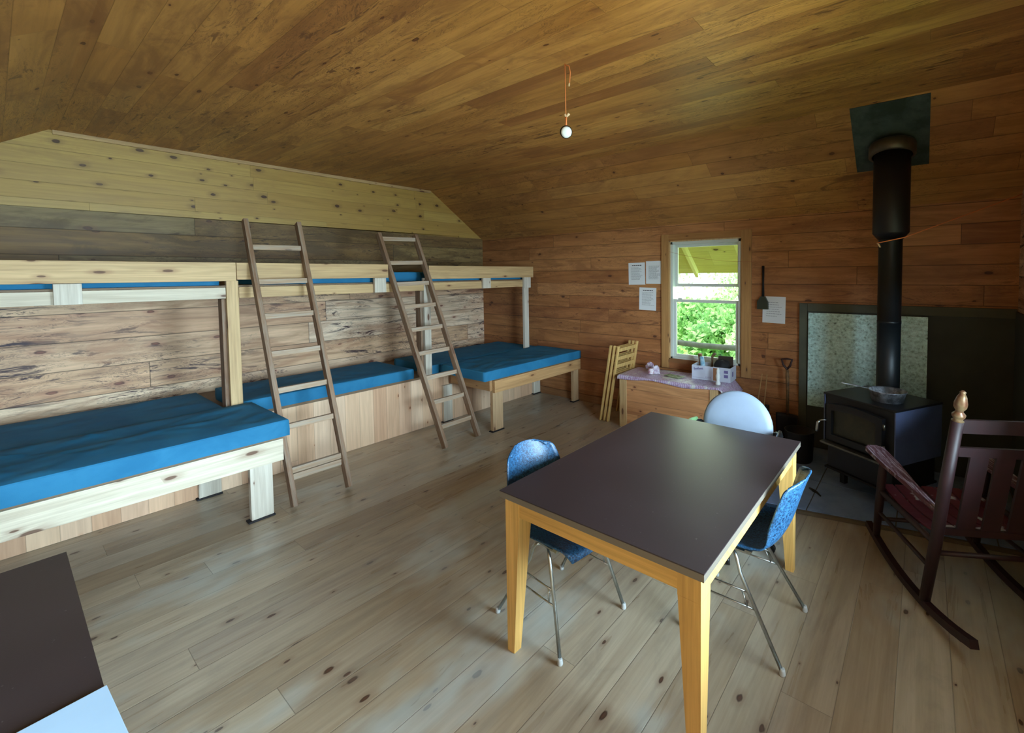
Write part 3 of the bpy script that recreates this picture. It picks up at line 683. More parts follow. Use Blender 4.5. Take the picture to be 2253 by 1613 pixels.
# ---------------------------------------------------------------- shell chairs
def shell_chair(label, loc, rz):
    t = thing('shell_chair', label, 'chair', loc, (0, 0, rz), 'navy shell chairs at the dining table')
    prof = [(0.255, 0.435), (0.24, 0.460), (0.18, 0.472), (0.08, 0.466), (-0.03, 0.458), (-0.11, 0.466), (-0.165, 0.495), (-0.198, 0.548), (-0.22, 0.615), (-0.242, 0.69), (-0.262, 0.750), (-0.275, 0.787), (-0.281, 0.80)]
    hw = [0.175, 0.205, 0.225, 0.228, 0.228, 0.226, 0.220, 0.208, 0.195, 0.180, 0.163, 0.145, 0.115]
    n = len(prof) - 1
    def cr(arr, s):
        k = min(int(s), n - 1); f = s - k
        g = lambda i: Vector(arr[max(0, min(n, i))]) if not isinstance(arr[0], float) else Vector((arr[max(0, min(n, i))], 0))
        p0, p1, p2, p3 = g(k - 1), g(k), g(k + 1), g(k + 2)
        return 0.5 * ((2 * p1) + (-p0 + p2) * f + (2 * p0 - 5 * p1 + 4 * p2 - p3) * f * f + (-p0 + 3 * p1 - 3 * p2 + p3) * f ** 3)
    def fn(u, v):
        s = v * n; p = cr(prof, s); w = cr(hw, s).x; a = (u - 0.5) * 2
        back = max(0.0, min(1.0, (s - 5.0) / 2.5)); 
        lift = abs(a) ** 2.6
        x = p.x + back * lift * 0.055 ; z = p.y + (1 - back) * lift * 0.035
        z += -0.03 * lift * max(0, 1 - s / 1.2)
        if s > 10: z -= (abs(a) ** 3) * 0.04 * (s - 10) / 2
        return (x, a * w, z)
    b = MB(); b.grid(fn, 18, 40); o = b.build('shell', M['shell'], t, local=True, solid=0.008)
    b = MB()   # under-seat frame
    b.bar((0.13, -0.16, 0.44), (0.13, 0.16, 0.44), 0.03, 0.008, bev=0.001); b.bar((-0.06, -0.16, 0.44), (-0.06, 0.16, 0.44), 0.03, 0.008, bev=0.001)
    b.bar((0.14, -0.15, 0.432), (-0.07, -0.15, 0.432), 0.02, 0.008); b.bar((0.14, 0.15, 0.432), (-0.07, 0.15, 0.432), 0.02, 0.008)
    b.build('seat_frame', M['chrome'], t, local=True)
    for sx, fx, tx in ((1, 0.225, 0.09), (-1, -0.225, 0.0)):
        for sy in (-1, 1):
            b = MB(); y = sy * 0.225
            pts = [(tx - 0.02 * sx, sy * 0.15, 0.426), (tx, sy * 0.162, 0.418), (tx + 0.012 * sx, sy * 0.168, 0.40), (tx + 0.03 * sx, sy * 0.174, 0.34), (fx, y, 0.012)]
            b.tube(pts, 0.0085, 10)
            l = b.build('leg', M['chrome'], t, local=True)
            b = MB(); b.lathe([(0.011, 0.0), (0.013, 0.006), (0.011, 0.022), (0.009, 0.03)], 12, Matrix.Translation((fx, y, 0))); b.build('foot_cap', M['foot'], l, local=True)
    for sy in (-1, 1):   # paired side rods with their small links
        b = MB()
        def on(sx, fx, z):
            tx = 0.12 if sx > 0 else -0.03
            f = (0.34 - z) / (0.34 - 0.012); return Vector((tx + (fx - tx) * f, sy * (0.174 + 0.051 * f), z))
        A, B = on(1, 0.225, 0.27), on(-1, -0.225, 0.27); C_, D_ = on(1, 0.225, 0.21), on(-1, -0.225, 0.21)
        b.tube([A, B], 0.004, 8); b.tube([C_, D_], 0.004, 8)
        for f in (0.14, 0.86): b.tube([A.lerp(B, f) , C_.lerp(D_, f)], 0.004, 8)
        b.build('side_rods', M['chrome'], t, local=True)
    return t
shell_chair('navy shell chair tucked under the left long side of the dining table', (-1.43, 1.69, 0), math.radians(-6))
c2 = shell_chair('navy shell chair on the right long side of the table, back towards the stove side', (-0.67, 2.19, 0), math.radians(180))

# ---------------------------------------------------------------- round backed armchair
rc = thing('round_back_armchair', 'office armchair with pale blue-grey round back at the far end of the table', 'armchair', (-0.995, 3.02, 0), (0, 0, math.radians(-90 + 4)))
# local x points to the table (front)
b = MB()
prof = [(0.0, -0.022), (0.12, -0.020), (0.19, -0.014), (0.222, -0.004), (0.232, 0.008), (0.228, 0.02), (0.0, 0.024)]
mt = Matrix.Translation((-0.03, 0, 0.66)) @ Matrix.Rotation(math.radians(-98), 4, 'Y')
b.lathe([(max(r, 0.001), z) for r, z in prof[::-1]], 48, mt @ Matrix.Scale(1.0, 4) )
b.build('backrest', M['vinyl_grey'], rc, local=True)
b = MB(); b.lathe([(0.001, -0.03), (0.2, -0.026), (0.226, -0.018), (0.224, -0.0075), (0.001, -0.0065)], 48, Matrix.Translation((-0.055, 0, 0.66)) @ Matrix.Rotation(math.radians(-98), 4, 'Y')); b.build('back_shell', M['black_plastic'], rc, local=True)
b = MB(); b.box(0.02, 0.46, -0.23, 0.23, 0.42, 0.49, bev=0.03); b.build('seat', M['vinyl_grey'], rc, local=True)
b = MB(); b.box(-0.09, -0.075, -0.03, 0.03, 0.40, 0.62); b.box(-0.09, 0.05, -0.03, 0.03, 0.39, 0.405); b.build('back_bracket', M['black_plastic'], rc, local=True)
for sy in (-1, 1):
    b = MB(); b.tube([(-0.07, sy * 0.21, 0.62), (-0.04, sy * 0.255, 0.65), (0.0, sy * 0.275, 0.655), (0.07, sy * 0.285, 0.65), (0.2, sy * 0.285, 0.645), (0.27, sy * 0.28, 0.62), (0.28, sy * 0.25, 0.5), (0.24, sy * 0.2, 0.43)], 0.011, 10)
    a = b.build('arm', M['black_plastic'], rc, local=True)
    b = MB(); b.tube([(-0.02, sy * 0.275, 0.668), (0.06, sy * 0.288, 0.668), (0.2, sy * 0.288, 0.662), (0.25, sy * 0.286, 0.650)], [0.012, 0.02, 0.02, 0.012], 12)
    b.build('arm_pad', M['green_pad'] if sy < 0 else M['black_plastic'], a, local=True)
b = MB(); b.lathe([(0.03, 0.09), (0.03, 0.25), (0.02, 0.251), (0.02, 0.419)], 16, Matrix.Translation((0.22, 0, 0))); b.build('gas_column', M['chrome'], rc, local=True)
for k in range(5):
    a = 2 * PI * k / 5 + 0.3; b = MB()
    b.bar((0.22, 0, 0.085), (0.22 + 0.27 * math.cos(a), 0.27 * math.sin(a), 0.065), 0.035, 0.025, bev=0.004)
    l = b.build('base_arm', M['black_plastic'], rc, local=True)
    b = MB(); b.lathe([(0.026, -0.012), (0.026, 0.012)], 16, Matrix.Translation((0.22 + 0.27 * math.cos(a), 0.27 * math.sin(a), 0.0265)) @ Matrix.Rotation(a, 4, 'Z') @ Matrix.Rotation(PI / 2, 4, 'X')); b.build('caster', M['black_plastic'], l, local=True)

# ---------------------------------------------------------------- heat shield, hearth, stove
hs = thing('heat_shield', 'grey-green cement board panel on the far wall behind the stove', 'wall panel', (-0.2, YF, 0.7))
b = MB(); b.box(-0.955, 0.57, YF - 0.016, YF - 0.001, 0.0, 1.399); b.build('panel', M['shield_dark'], hs)
b = MB(); b.box(-0.955, -0.885, YF - 0.03, YF - 0.017, 0.03, 1.399, bev=0.002); b.box(-0.884, 0.569, YF - 0.03, YF - 0.017, 1.325, 1.399, bev=0.002); b.build('panel_border', M['shield'], hs)
b = MB(); b.box(XR - 0.016, XR - 0.001, 3.3, YF - 0.035, 0.0, 1.38); hs2 = b.build('heat_shield', M['shield_dark']); tag(hs2, 'dark cement board panel on the right wall beside the rocking chair', 'wall panel')
sh = MB(); sh.box(-0.872, 0.031, YF - 0.05, YF - 0.047, 0.42, 1.312)
sho = sh.build('metal_sheet', M['sheet']); tag(sho, 'shiny scuffed galvanised metal sheet mounted behind the stove pipe', 'metal sheet')
for x in (-0.8, -0.05):
    for z in (0.5, 1.22): b = MB(); b.lathe([(0.012, 0), (0.012, 0.0155)], 12, Matrix.Translation((x, YF - 0.031, z)) @ Matrix.Rotation(PI / 2, 4, 'X')); b.build('spacer', M['galv'], sho)

he = thing('hearth', 'blue-grey tiled hearth pad on the floor under the stove', 'hearth', (-0.3, 4.1, 0))
def hy(x): return 3.307 + (x + 1.15) * 0.2256
b = MB(); b.prism([(-1.15, hy(-1.15)), (0.55, hy(0.55)), (0.55, 4.725), (-1.15, 4.725)], 0.0, 0.018); b.build('hearth_base', M['grout'], he)
xs = [-1.145, -0.632, -0.12, 0.39, 0.548]; ys = [3.3, 3.965, 4.73]
for i in range(4):
    for j in range(2):
        xa, xb = xs[i] + 0.004, xs[i + 1] - 0.004
        if j == 0: poly = [(xa, hy(xa) + 0.012), (xb, hy(xb) + 0.012), (xb, 3.961), (xa, 3.961)]
        else: poly = [(xa, 3.969), (xb, 3.969), (xb, 4.725), (xa, 4.725)]
        b = MB(); b.prism(poly, 0.0182, 0.024); b.build('tile', M['slate'], he)
b = MB(); 
pa, pb = Vector((-1.17, hy(-1.15) - 0.02, 0.012)), Vector((0.553, hy(0.553) - 0.012, 0.012)); b.bar(pa, pb, 0.024, 0.022, bev=0.003); b.build('edge_strip', M['bark'], he)
b = MB(); b.tube([(-0.675, 3.79, 0.03), (-0.64, 3.755, 0.032), (-0.615, 3.74, 0.03), (-0.585, 3.70, 0.029)], [0.006, 0.011, 0.008, 0.005], 8)
tag(b.build('charred_stick', M['bin']), 'small black charred stick lying on the hearth tile', 'stick')

# stove local frame: origin at centre of footprint, -y = front
ang = math.atan2(-0.28, 0.483)
SC = (-0.2465, 4.062)
st = thing('wood_stove', 'black steel wood stove with glass door standing on the tiled hearth', 'stove', (SC[0], SC[1], 0), (0, 0, ang))
hwx, hdy = 0.279, 0.26
b = MB(); b.box(-hwx + 0.012, hwx - 0.012, -hdy + 0.012, hdy - 0.01, 0.365, 0.735, bev=0.006); body = b.build('firebox', M['stove'], st, local=True)
b = MB(); b.box(-hwx, hwx, -hdy, hdy, 0.7355, 0.75, bev=0.004); b.build('top_plate', M['stove'], st, local=True)
for sx in (-1, 1):
    b = MB(); b.box(*sorted((sx * (hwx - 0.0115), sx * (hwx - 0.002))), -hdy + 0.004, hdy - 0.006, 0.355, 0.735, bev=0.002); b.build('side_shield', M['stove_side'], st, local=True)
b = MB()   # arched door frame
fy = -hdy - 0.012
def arch(x0, x1, z0, z1, rise, n=10):
    pts = [(x0, z0), (x1, z0)]
    for k in range(n + 1):
        f = k / n; x = x1 + (x0 - x1) * f
        pts.append((x, z1 + rise * math.sin(PI * f)))
    return pts
RX = Matrix.Rotation(PI / 2, 4, 'X')
def ringplate(b, outer, inner, y0, y1):
    n = len(outer); V = []
    for y in (y0, y1):
        V.append(([b.bm.verts.new((x, y, z)) for x, z in outer], [b.bm.verts.new((x, y, z)) for x, z in inner]))
    for k in range(n):
        j = (k + 1) % n
        b.bm.faces.new((V[0][0][k], V[0][0][j], V[0][1][j], V[0][1][k])); b.bm.faces.new((V[1][0][k], V[1][1][k], V[1][1][j], V[1][0][j]))
        b.bm.faces.new((V[0][0][k], V[1][0][k], V[1][0][j], V[0][0][j])); b.bm.faces.new((V[0][1][k], V[0][1][j], V[1][1][j], V[1][1][k]))
ringplate(b, arch(-0.225, 0.205, 0.40, 0.675, 0.022), arch(-0.185, 0.16, 0.445, 0.63, 0.018), fy - 0.02, -hdy + 0.008)
door = b.build('door', M['stove'], st, local=True)
b = MB(); b.prism([(x, z) for x, z in arch(-0.184, 0.159, 0.446, 0.629, 0.018)], hdy - 0.004, hdy + 0.004, Matrix(((1, 0, 0, 0), (0, 0, -1, 0), (0, 1, 0, 0), (0, 0, 0, 1)))); b.build('door_glass', M['glass_dark'], door, local=True)
for z in (0.47, 0.62): b = MB(); b.tube([(0.214, fy - 0.01, z - 0.02), (0.214, fy - 0.01, z + 0.02)], 0.009, 10); b.build('hinge', M['stove_lip'], door, local=True)
b = MB(); b.tube([(-0.225, fy - 0.02, 0.545), (-0.25, fy - 0.04, 0.54), (-0.262, fy - 0.05, 0.53)], 0.006, 8)
b.tube([(-0.262, fy - 0.05, 0.53), (-0.272, fy - 0.055, 0.515), (-0.275, fy - 0.06, 0.46), (-0.276, fy - 0.063, 0.445)], [0.008, 0.011, 0.012, 0.008], 12); b.build('door_handle', M['chrome'], door, local=True)
b = MB(); b.box(-0.26, 0.262, -hdy - 0.06, -hdy + 0.005, 0.362, 0.378, bev=0.004); b.build('ash_lip', M['stove_lip'], st, local=True)
b = MB(); b.box(-0.25, 0.25, -hdy + 0.02, hdy - 0.03, 0.17, 0.3615, bev=0.004); b.build('pedestal', M['stove'], st, local=True)
b = MB(); b.box(-0.262, 0.262, -hdy + 0.0, hdy - 0.02, 0.155, 0.169, bev=0.003); b.build('base_plate', M['steel_dark'], st, local=True)
for x in (-0.2, 0.2):
    for y in (-0.12, 0.17):
        b = MB(); b.box(x - 0.02, x + 0.02, y - 0.02, y + 0.02, 0.0245, 0.1545, bev=0.003); b.build('leg', M['stove'], st, local=True)
# pipe
PX, PY = -0.21, 4.185
sp_ = thing('stove_pipe', 'black stove pipe rising from the stove to the sloped ceiling', 'stove pipe', (PX, PY, 0.751))
b = MB(); b.lathe([(0.084, 0.751), (0.084, 0.765), (0.077, 0.766), (0.077, 1.30), (0.079, 1.301), (0.079, 1.32), (0.077, 1.321), (0.077, 1.93), (0.079, 1.96)], 32, Matrix.Translation((PX, PY, 0))); b.build('lower_pipe', M['pipe'], sp_)
b = MB(); b.lathe([(0.08, 1.94), (0.115, 1.985), (0.118, 1.99), (0.118, 2.62)], 32, Matrix.Translation((PX, PY, 0))); b.build('insulated_pipe', M['pipe_up'], sp_)
slope = math.atan2(ZC - ZK, YF - YS1)
zp = ZK + (YF - PY) * math.tan(slope)
b = MB(); b.lathe([(0.128, -0.10), (0.15, -0.095), (0.152, -0.02), (0.145, -0.004)], 32, Matrix.Translation((PX, PY, zp - 0.012)) @ Matrix.Rotation(-slope * 0.35, 4, 'X'), cap0=False); b.build('ceiling_collar', M['collar'], sp_)
b = MB(); m_ = Matrix.Translation((-0.222, 4.155, ZK + (YF - 4.155) * math.tan(slope))) @ Matrix.Rotation(-slope, 4, 'X')
b.box(-0.235, 0.235, -0.345, 0.30, -0.006, -0.0015, m_); tag(b.build('ceiling_plate', M['galv']), 'square galvanised metal plate on the sloped ceiling around the stove pipe', 'metal plate')

# pan on the stove
pn = thing('saucepan', 'grey metal saucepan with long handle on the stove top', 'saucepan', (-0.2, 3.965, 0.7505))
b = MB(); b.lathe([(0.001, 0.003), (0.088, 0.003), (0.093, 0.01), (0.112, 0.075), (0.118, 0.08), (0.122, 0.077), (0.116, 0.072), (0.098, 0.0), (0.001, 0.0)], 36, Matrix.Translation((-0.2, 3.965, 0.7505)), cap0=False, cap1=False); b.build('pan_body', M['enamel'], pn)
b = MB(); b.bar((-0.30, 3.965, 0.824), (-0.49, 3.925, 0.852), 0.02, 0.005, bev=0.001); b.build('handle', M['enamel'], pn)

# ---------------------------------------------------------------- rocking chair (local: +x right, -y rearwards from side plane; built from side coordinates s (rear) and z)
rk = thing('rocking_chair', 'dark red painted slatted rocking chair facing the stove at the right edge', 'rocking chair', (0.03, 2.79, 0), (0, 0, 0))
rd = Vector((0.47, -0.88, 0)).normalized(); wd_ = Vector((-rd.y, rd.x, 0))
RM = Matrix(((wd_.x, -rd.x, 0, 0.03), (wd_.y, -rd.y, 0, 2.79), (0, 0, 1, 0), (0, 0, 0, 1)))   # s is measured rearwards, so -y   # local (w, s, z)
rk.rotation_euler = RM.to_euler(); MW[rk.name] = RM.copy()
CWd = 0.54
for w in (0.0, CWd):
    b = MB(); pts = []
    for k in range(17):
        s = -0.60 + k * (0.95 / 16); z = 0.028 + 0.36 * (s + 0.13) ** 2 
        pts.append((w, s, z))
    for p, q in zip(pts, pts[1:]): b.bar(p, (q[0], q[1] + 0.004, q[2]), 0.034, 0.036, up=(0, 0, 1))
    b.build('rocker', M['red'], rk, local=True)
    b = MB(); b.tube([(w, 0.0, 0.05), (w, 0.08, 0.40), (w, 0.13, 0.66), (w, 0.212, 1.03)], [0.024, 0.026, 0.026, 0.024], 14); rp = b.build('rear_post', M['red'], rk, local=True)
    b = MB(); ax = Vector((0, 0.22, 1)).normalized(); 
    mtx = Matrix.Translation((w, 0.212, 1.03)) @ ax.to_track_quat('Z', 'Y').to_matrix().to_4x4()
    b.lathe([(0.024, 0.0), (0.016, 0.006), (0.024, 0.02), (0.026, 0.03), (0.016, 0.042), (0.014, 0.048), (0.024, 0.066), (0.025, 0.085), (0.018, 0.115), (0.010, 0.132), (0.012, 0.138), (0.006, 0.145)], 18, mtx); b.build('finial', M['brass'], rp, local=True)
    b = MB(); b.tube([(w, -0.50, 0.085), (w, -0.47, 0.30), (w, -0.44, 0.50), (w, -0.43, 0.585)], [0.019, 0.023, 0.023, 0.019], 14); b.build('front_post', M['red'], rk, local=True)
    # arm board, worn
    b = MB(); out_ = -1 if w == 0 else 1
    ww = lambda a: w + out_ * a
    poly = [(-0.055, -0.53), (-0.03, -0.56), (0.02, -0.56), (0.05, -0.53), (0.045, -0.35), (0.022, -0.12), (0.012, 0.09), (-0.012, 0.09), (-0.025, -0.12), (-0.05, -0.35)]
    vs = b.prism([(w + a, s) for a, s in poly], -0.011, 0.011)
    for v in vs: v.co.z += 0.60 - (v.co.y + 0.43) * 0.10
    b.build('arm', M['red_worn'], rk, local=True)
    b = MB(); b.tube([(w, -0.47, 0.25), (w, 0.045, 0.24)], 0.011, 10); b.tube([(w, -0.46, 0.385), (w, 0.08, 0.385)], 0.016, 10); b.build('side_stretcher', M['red'], rk, local=True)
for k in range(7):   # seat slats run front to back, dished
    w0 = 0.022 + k * 0.0715
    b = MB(); prev_ = None
    ss = [-0.49 + 0.07 * q for q in range(8)]
    zz = [0.404 + (0.010 if q == 0 else 0.014) - 0.03 * math.sin(PI * q / 7) for q in range(8)]
    for q in range(7):
        b.hexa([(w0, ss[q], zz[q] - 0.012), (w0 + 0.06, ss[q], zz[q] - 0.012), (w0 + 0.06, ss[q + 1], zz[q + 1] - 0.012), (w0, ss[q + 1], zz[q + 1] - 0.012)],
               [(w0, ss[q], zz[q]), (w0 + 0.06, ss[q], zz[q]), (w0 + 0.06, ss[q + 1], zz[q + 1]), (w0, ss[q + 1], zz[q + 1])])
    b.build('seat_slat', M['red_seat'], rk, local=True)
for s, z in ((-0.47, 0.33), (0.06, 0.33), (-0.485, 0.2)):
    b = MB(); b.tube([(0, s, z), (CWd, s, z)], 0.012, 10); b.build('stretcher', M['red'], rk, local=True)
def backpt(z): return 0.08 + (z - 0.40) * (0.132 / 0.63)
for z0, z1 in ((0.44, 0.475), (0.855, 0.90), (0.97, 1.035)):
    b = MB(); b.hexa([(0.02, backpt(z0) - 0.009, z0), (CWd - 0.02, backpt(z0) - 0.009, z0), (CWd - 0.02, backpt(z0) + 0.009, z0), (0.02, backpt(z0) + 0.009, z0)],
                     [(0.02, backpt(z1) - 0.009, z1), (CWd - 0.02, backpt(z1) - 0.009, z1), (CWd - 0.02, backpt(z1) + 0.009, z1), (0.02, backpt(z1) + 0.009, z1)]); b.build('back_rail', M['red'], rk, local=True)
for k in range(4):
    x0_ = 0.075 + k * 0.105
    b = MB(); b.hexa([(x0_, backpt(.475) - 0.006, .475), (x0_ + 0.075, backpt(.475) - 0.006, .475), (x0_ + 0.075, backpt(.475) + 0.006, .475), (x0_, backpt(.475) + 0.006, .475)],
                     [(x0_, backpt(.855) - 0.006, .855), (x0_ + 0.075, backpt(.855) - 0.006, .855), (x0_ + 0.075, backpt(.855) + 0.006, .855), (x0_, backpt(.855) + 0.006, .855)]); b.build('back_slat', M['red'], rk, local=True)

for o_ in rk.children_recursive:
    if o_.type == 'MESH':
        o_.data.transform(Matrix.Scale(-1, 4, (0, 1, 0))); o_.data.flip_normals()

# ---------------------------------------------------------------- wooden box table by the window with its cloth and clutter
bxm = Matrix.Translation((-2.67, 4.205, 0)) @ Matrix.Rotation(math.radians(2.8), 4, 'Z')
bt = thing('wooden_chest', 'knotty pine box table below the window', 'chest', (-2.67, 4.205, 0), (0, 0, math.radians(2.8)))
BW, BD, BH = 1.10, 0.475, 0.56
for x in (0.0, BW - 0.085):
    for y in (0.0, BD - 0.04):
        b = MB(); b.box(x, x + 0.085, y, y + 0.038, 0.0, BH, bev=0.002); b.build('corner_post', M['pale_z'], bt, local=True)
b = MB(); b.box(0.0855, BW - 0.0855, 0.012, 0.03, 0.04, BH, bev=0.001); b.build('front_panel', M['box_wood'], bt, local=True)
b = MB(); b.box(0.0, 0.018, 0.0385, BD - 0.0405, 0.04, BH); b.box(BW - 0.018, BW, 0.0385, BD - 0.0405, 0.04, BH); b.build('side_panel', M['box_wood'], bt, local=True)
b = MB(); b.box(-0.01, BW + 0.015, -0.015, BD, BH + 0.001, BH + 0.02, bev=0.002); b.build('lid', M['box_wood'], bt, local=True)
# cloth
b = MB(); ct = BH + 0.0225; cx0, cx1, cy0, cy1 = -0.03, BW + 0.03, -0.03, BD + 0.0
def clothf(u, v):
    L_ = 1.06; x = -0.03 + (BW + 0.03 + 0.15) * u; y = -0.055 + (BD + 0.055) * v
    z = ct + 0.0012 * math.sin(x * 23 + y * 9)
    ex = x - (BW + 0.016)
    if ex > 0:
        z -= ex * 0.75 + ex * ex * 0.6; x = BW + 0.016 + ex * 0.72
        y -= 0.02 * math.sin(v * 9) * ex / 0.15
    if y < -0.018:
        d = -0.018 - y; z -= d * (0.9 + 0.35 * math.sin(x * 9 + 1)); y = -0.0195 - d * 0.12
    if x < -0.012:
        d = -0.012 - x; z -= d * 1.5; x = -0.0135 - d * 0.2
    return (x, y, z + 0.002)
b.grid(clothf, 80, 34); cl = b.build('tablecloth', M['cloth'], None, solid=0.0012)
cl.matrix_world = bxm; tag(cl, 'lilac patterned plastic tablecloth draped over the pine box table', 'tablecloth')
ZT = BH + 0.0285
def onbox(x, y, z=0.0): return bxm @ Vector((x, y, ZT + z))
# cardboard box
cb = thing('cardboard_box', 'white open cardboard box of tools on the lilac tablecloth', 'box', onbox(0.95, 0.33), (0, 0, math.radians(4)))
b = MB(); w_, d_, h_ = 0.40, 0.215, 0.145
x_, y_ = -w_ / 2, -d_ / 2
b.box(x_, x_ + w_, y_, y_ + 0.004, 0, h_); b.box(x_, x_ + w_, y_ + d_ - 0.004, y_ + d_, 0, h_)
b.box(x_, x_ + 0.004, y_ + 0.004, y_ + d_ - 0.004, 0, h_); b.box(x_ + w_ - 0.004, x_ + w_, y_ + 0.004, y_ + d_ - 0.004, 0, h_); b.box(x_ + 0.004, x_ + w_ - 0.004, y_ + 0.004, y_ + d_ - 0.004, 0, 0.004)
b.build('carton', M['card_white'], cb, local=True)
b = MB()   # illegible slanted brand scrawl, small caption, panels
def stroke(pts, r, y=y_ - 0.0008):
    for p, q in zip(pts, pts[1:]): b.bar((p[0], y, p[1]), (q[0], y, q[1]), r, 0.001, up=(0, 1, 0))
X0, Z0 = x_ + 0.022, 0.098
for k in range(7):
    xx = X0 + k * 0.014; zz = Z0 + k * 0.0022
    stroke([(xx, zz), (xx + 0.004, zz + (0.028 if k in (0, 3) else 0.016)), (xx + 0.008, zz), (xx + 0.013, zz + 0.012)], 0.003)
stroke([(X0 - 0.002, Z0 - 0.006), (X0 + 0.10, Z0 + 0.008)], 0.002)
b.build('printed_script', M['ink_blue'], cb, local=True)
b = MB()
for k in range(5): stroke([(x_ + 0.145 + k * 0.012, 0.026), (x_ + 0.151 + k * 0.012, 0.038)], 0.003)
stroke([(x_ + 0.01, 0.02), (x_ + 0.21, 0.018)], 0.0015)
b.box(x_ + 0.335, x_ + 0.375, y_ - 0.0012, y_ - 0.0002, 0.045, 0.075); b.box(x_ + 0.335, x_ + 0.375, y_ - 0.0012, y_ - 0.0002, 0.09, 0.12)
b.box(x_ + w_ + 0.0002, x_ + w_ + 0.0012, y_ + 0.06, y_ + 0.10, 0.05, 0.1)
b.build('printed_panel', M['ink_blue'], cb, local=True)
b = MB(); b.box(x_ + 0.225, x_ + 0.275, y_ - 0.0012, y_ - 0.0002, 0.005, 0.135); b.build('brown_panel', M['card_brown'], cb, local=True)
# contents, each its own thing
def cbp(x, y, z): return MW[cb.name] @ Vector((x, y, z))
def stick_in(name, label, cat, p, q, r, m):
    b = MB(); b.tube([cbp(*p), cbp(*[(a + c) / 2 for a, c in zip(p, q)]), cbp(*q)], r, 12); return tag(b.build(name, m), label, cat)
stick_in('wrapped_stick', 'tan and dark wrapped stick, leftmost in the cardboard box', 'stick', (-0.135, 0.03, 0.006), (-0.165, 0.05, 0.245), [0.018, 0.02, 0.022], M['tool_orange'])
stick_in('rolled_packet', 'light blue rolled packet standing in the cardboard box', 'packet', (-0.09, -0.03, 0.006), (-0.125, -0.02, 0.225), [0.022, 0.025, 0.024], M['blue_tape'])
b = MB(); b.tube([cbp(-0.045, 0.04, 0.006), cbp(-0.035, 0.045, 0.15), cbp(-0.03, 0.045, 0.225), cbp(-0.012, 0.045, 0.25), cbp(0.006, 0.045, 0.255)], [0.012, 0.013, 0.013, 0.014, 0.010], 12); tag(b.build('curved_handle', M['handle']), 'worn wooden curved tool handle standing in the middle of the cardboard box', 'tool handle')
b = MB()
def gl(u, v):
    a = u * 2 * PI; r = math.sin(v * PI); n = 1 + 0.25 * noise.noise(Vector((math.cos(a) * 2, math.sin(a) * 2, v * 3)))
    return cbp(0.085 + 0.085 * r * math.cos(a) * n, 0.0 + 0.07 * r * math.sin(a) * n, 0.145 - 0.06 * math.cos(v * PI) * n)
b.grid(gl, 20, 12); tag(b.build('work_gloves', M['black_cloth']), 'black gloves bundled on top of the cardboard box contents', 'gloves')
b = MB(); b.box(0.02, 0.175, 0.085, 0.091, 0.006, 0.232, MW[cb.name] @ Matrix.Rotation(0.0, 4, 'X'), bev=0.001); tag(b.build('dark_board', M['dark_board']), 'flat dark brown board upright at the back of the cardboard box', 'board')
# carved pale candle stick in front of the box
p = onbox(1.07, 0.085)
b = MB(); b.lathe([(0.024, 0), (0.026, 0.02), (0.016, 0.045), (0.02, 0.06), (0.023, 0.09), (0.015, 0.12), (0.018, 0.14), (0.010, 0.165), (0.004, 0.17)], 18, Matrix.Translation(p)); tag(b.build('candlestick', M['ceramic']), 'pale turned candlestick in front of the cardboard box corner', 'candlestick')
# crumpled wraps and packets on the left
def lump(name, label, cat, x, y, sx, sy, sz, m, seed, rough_=0.35):
    b = MB(); bmesh.ops.create_icosphere(b.bm, subdivisions=3, radius=1)
    for v in b.bm.verts:
        n = noise.noise(v.co * 2.4 + Vector((seed, seed, 0))); c = v.co * (1 + rough_ * n)
        v.co = onbox(x + c.x * sx, y + c.y * sy, max(0.0, (c.z + 0.62)) * sz)
    return tag(b.build(name, m), label, cat)
lump('crumpled_bag', 'crumpled white and purple bag on the tablecloth near the folded chairs', 'bag', 0.18, 0.40, 0.05, 0.045, 0.05, M['tissue'], 2.0)
b = MB(); cm = bxm @ Matrix.Translation((0.33, 0.245, ZT)) @ Matrix.Rotation(0.4, 4, 'Z')
b.hexa([cm @ Vector(q) for q in ((-0.04, -0.03, 0), (0.04, -0.03, 0), (0.04, 0.03, 0), (-0.04, 0.03, 0))], [cm @ Vector(q) for q in ((-0.035, -0.025, 0.06), (0.035, -0.025, 0.06), (0.035, 0.025, 0.06), (-0.035, 0.025, 0.06))])
b.prism([(-0.035, 0.0601), (0.035, 0.0601), (0.012, 0.088), (-0.012, 0.088)], -0.025, 0.025, cm @ Matrix(((1, 0, 0, 0), (0, 0, -1, 0), (0, 1, 0, 0), (0, 0, 0, 1))))
tag(b.build('paper_carton', M['tissue']), 'small white gabled carton left of centre on the tablecloth', 'carton')
b = MB(); b.lathe([(0.03, 0), (0.034, 0.01), (0.034, 0.055), (0.028, 0.062)], 18, Matrix.Translation(onbox(0.295, 0.19))); tag(b.build('pink_tub', M['pink']), 'pink and white tub in front of the small carton', 'tub')
b = MB(); b.box(-0.1, 0.1, -0.05, 0.05, 0, 0.008, bxm @ Matrix.Translation((0.56, 0.2, ZT)) @ Matrix.Rotation(-0.3, 4, 'Z'), bev=0.002); tag(b.build('folded_paper', plain('greenish_paper', (150, 160, 120), 0.6, rgb2=(90, 96, 64), vs=20)), 'greenish folded papers lying left of the cardboard box', 'papers')

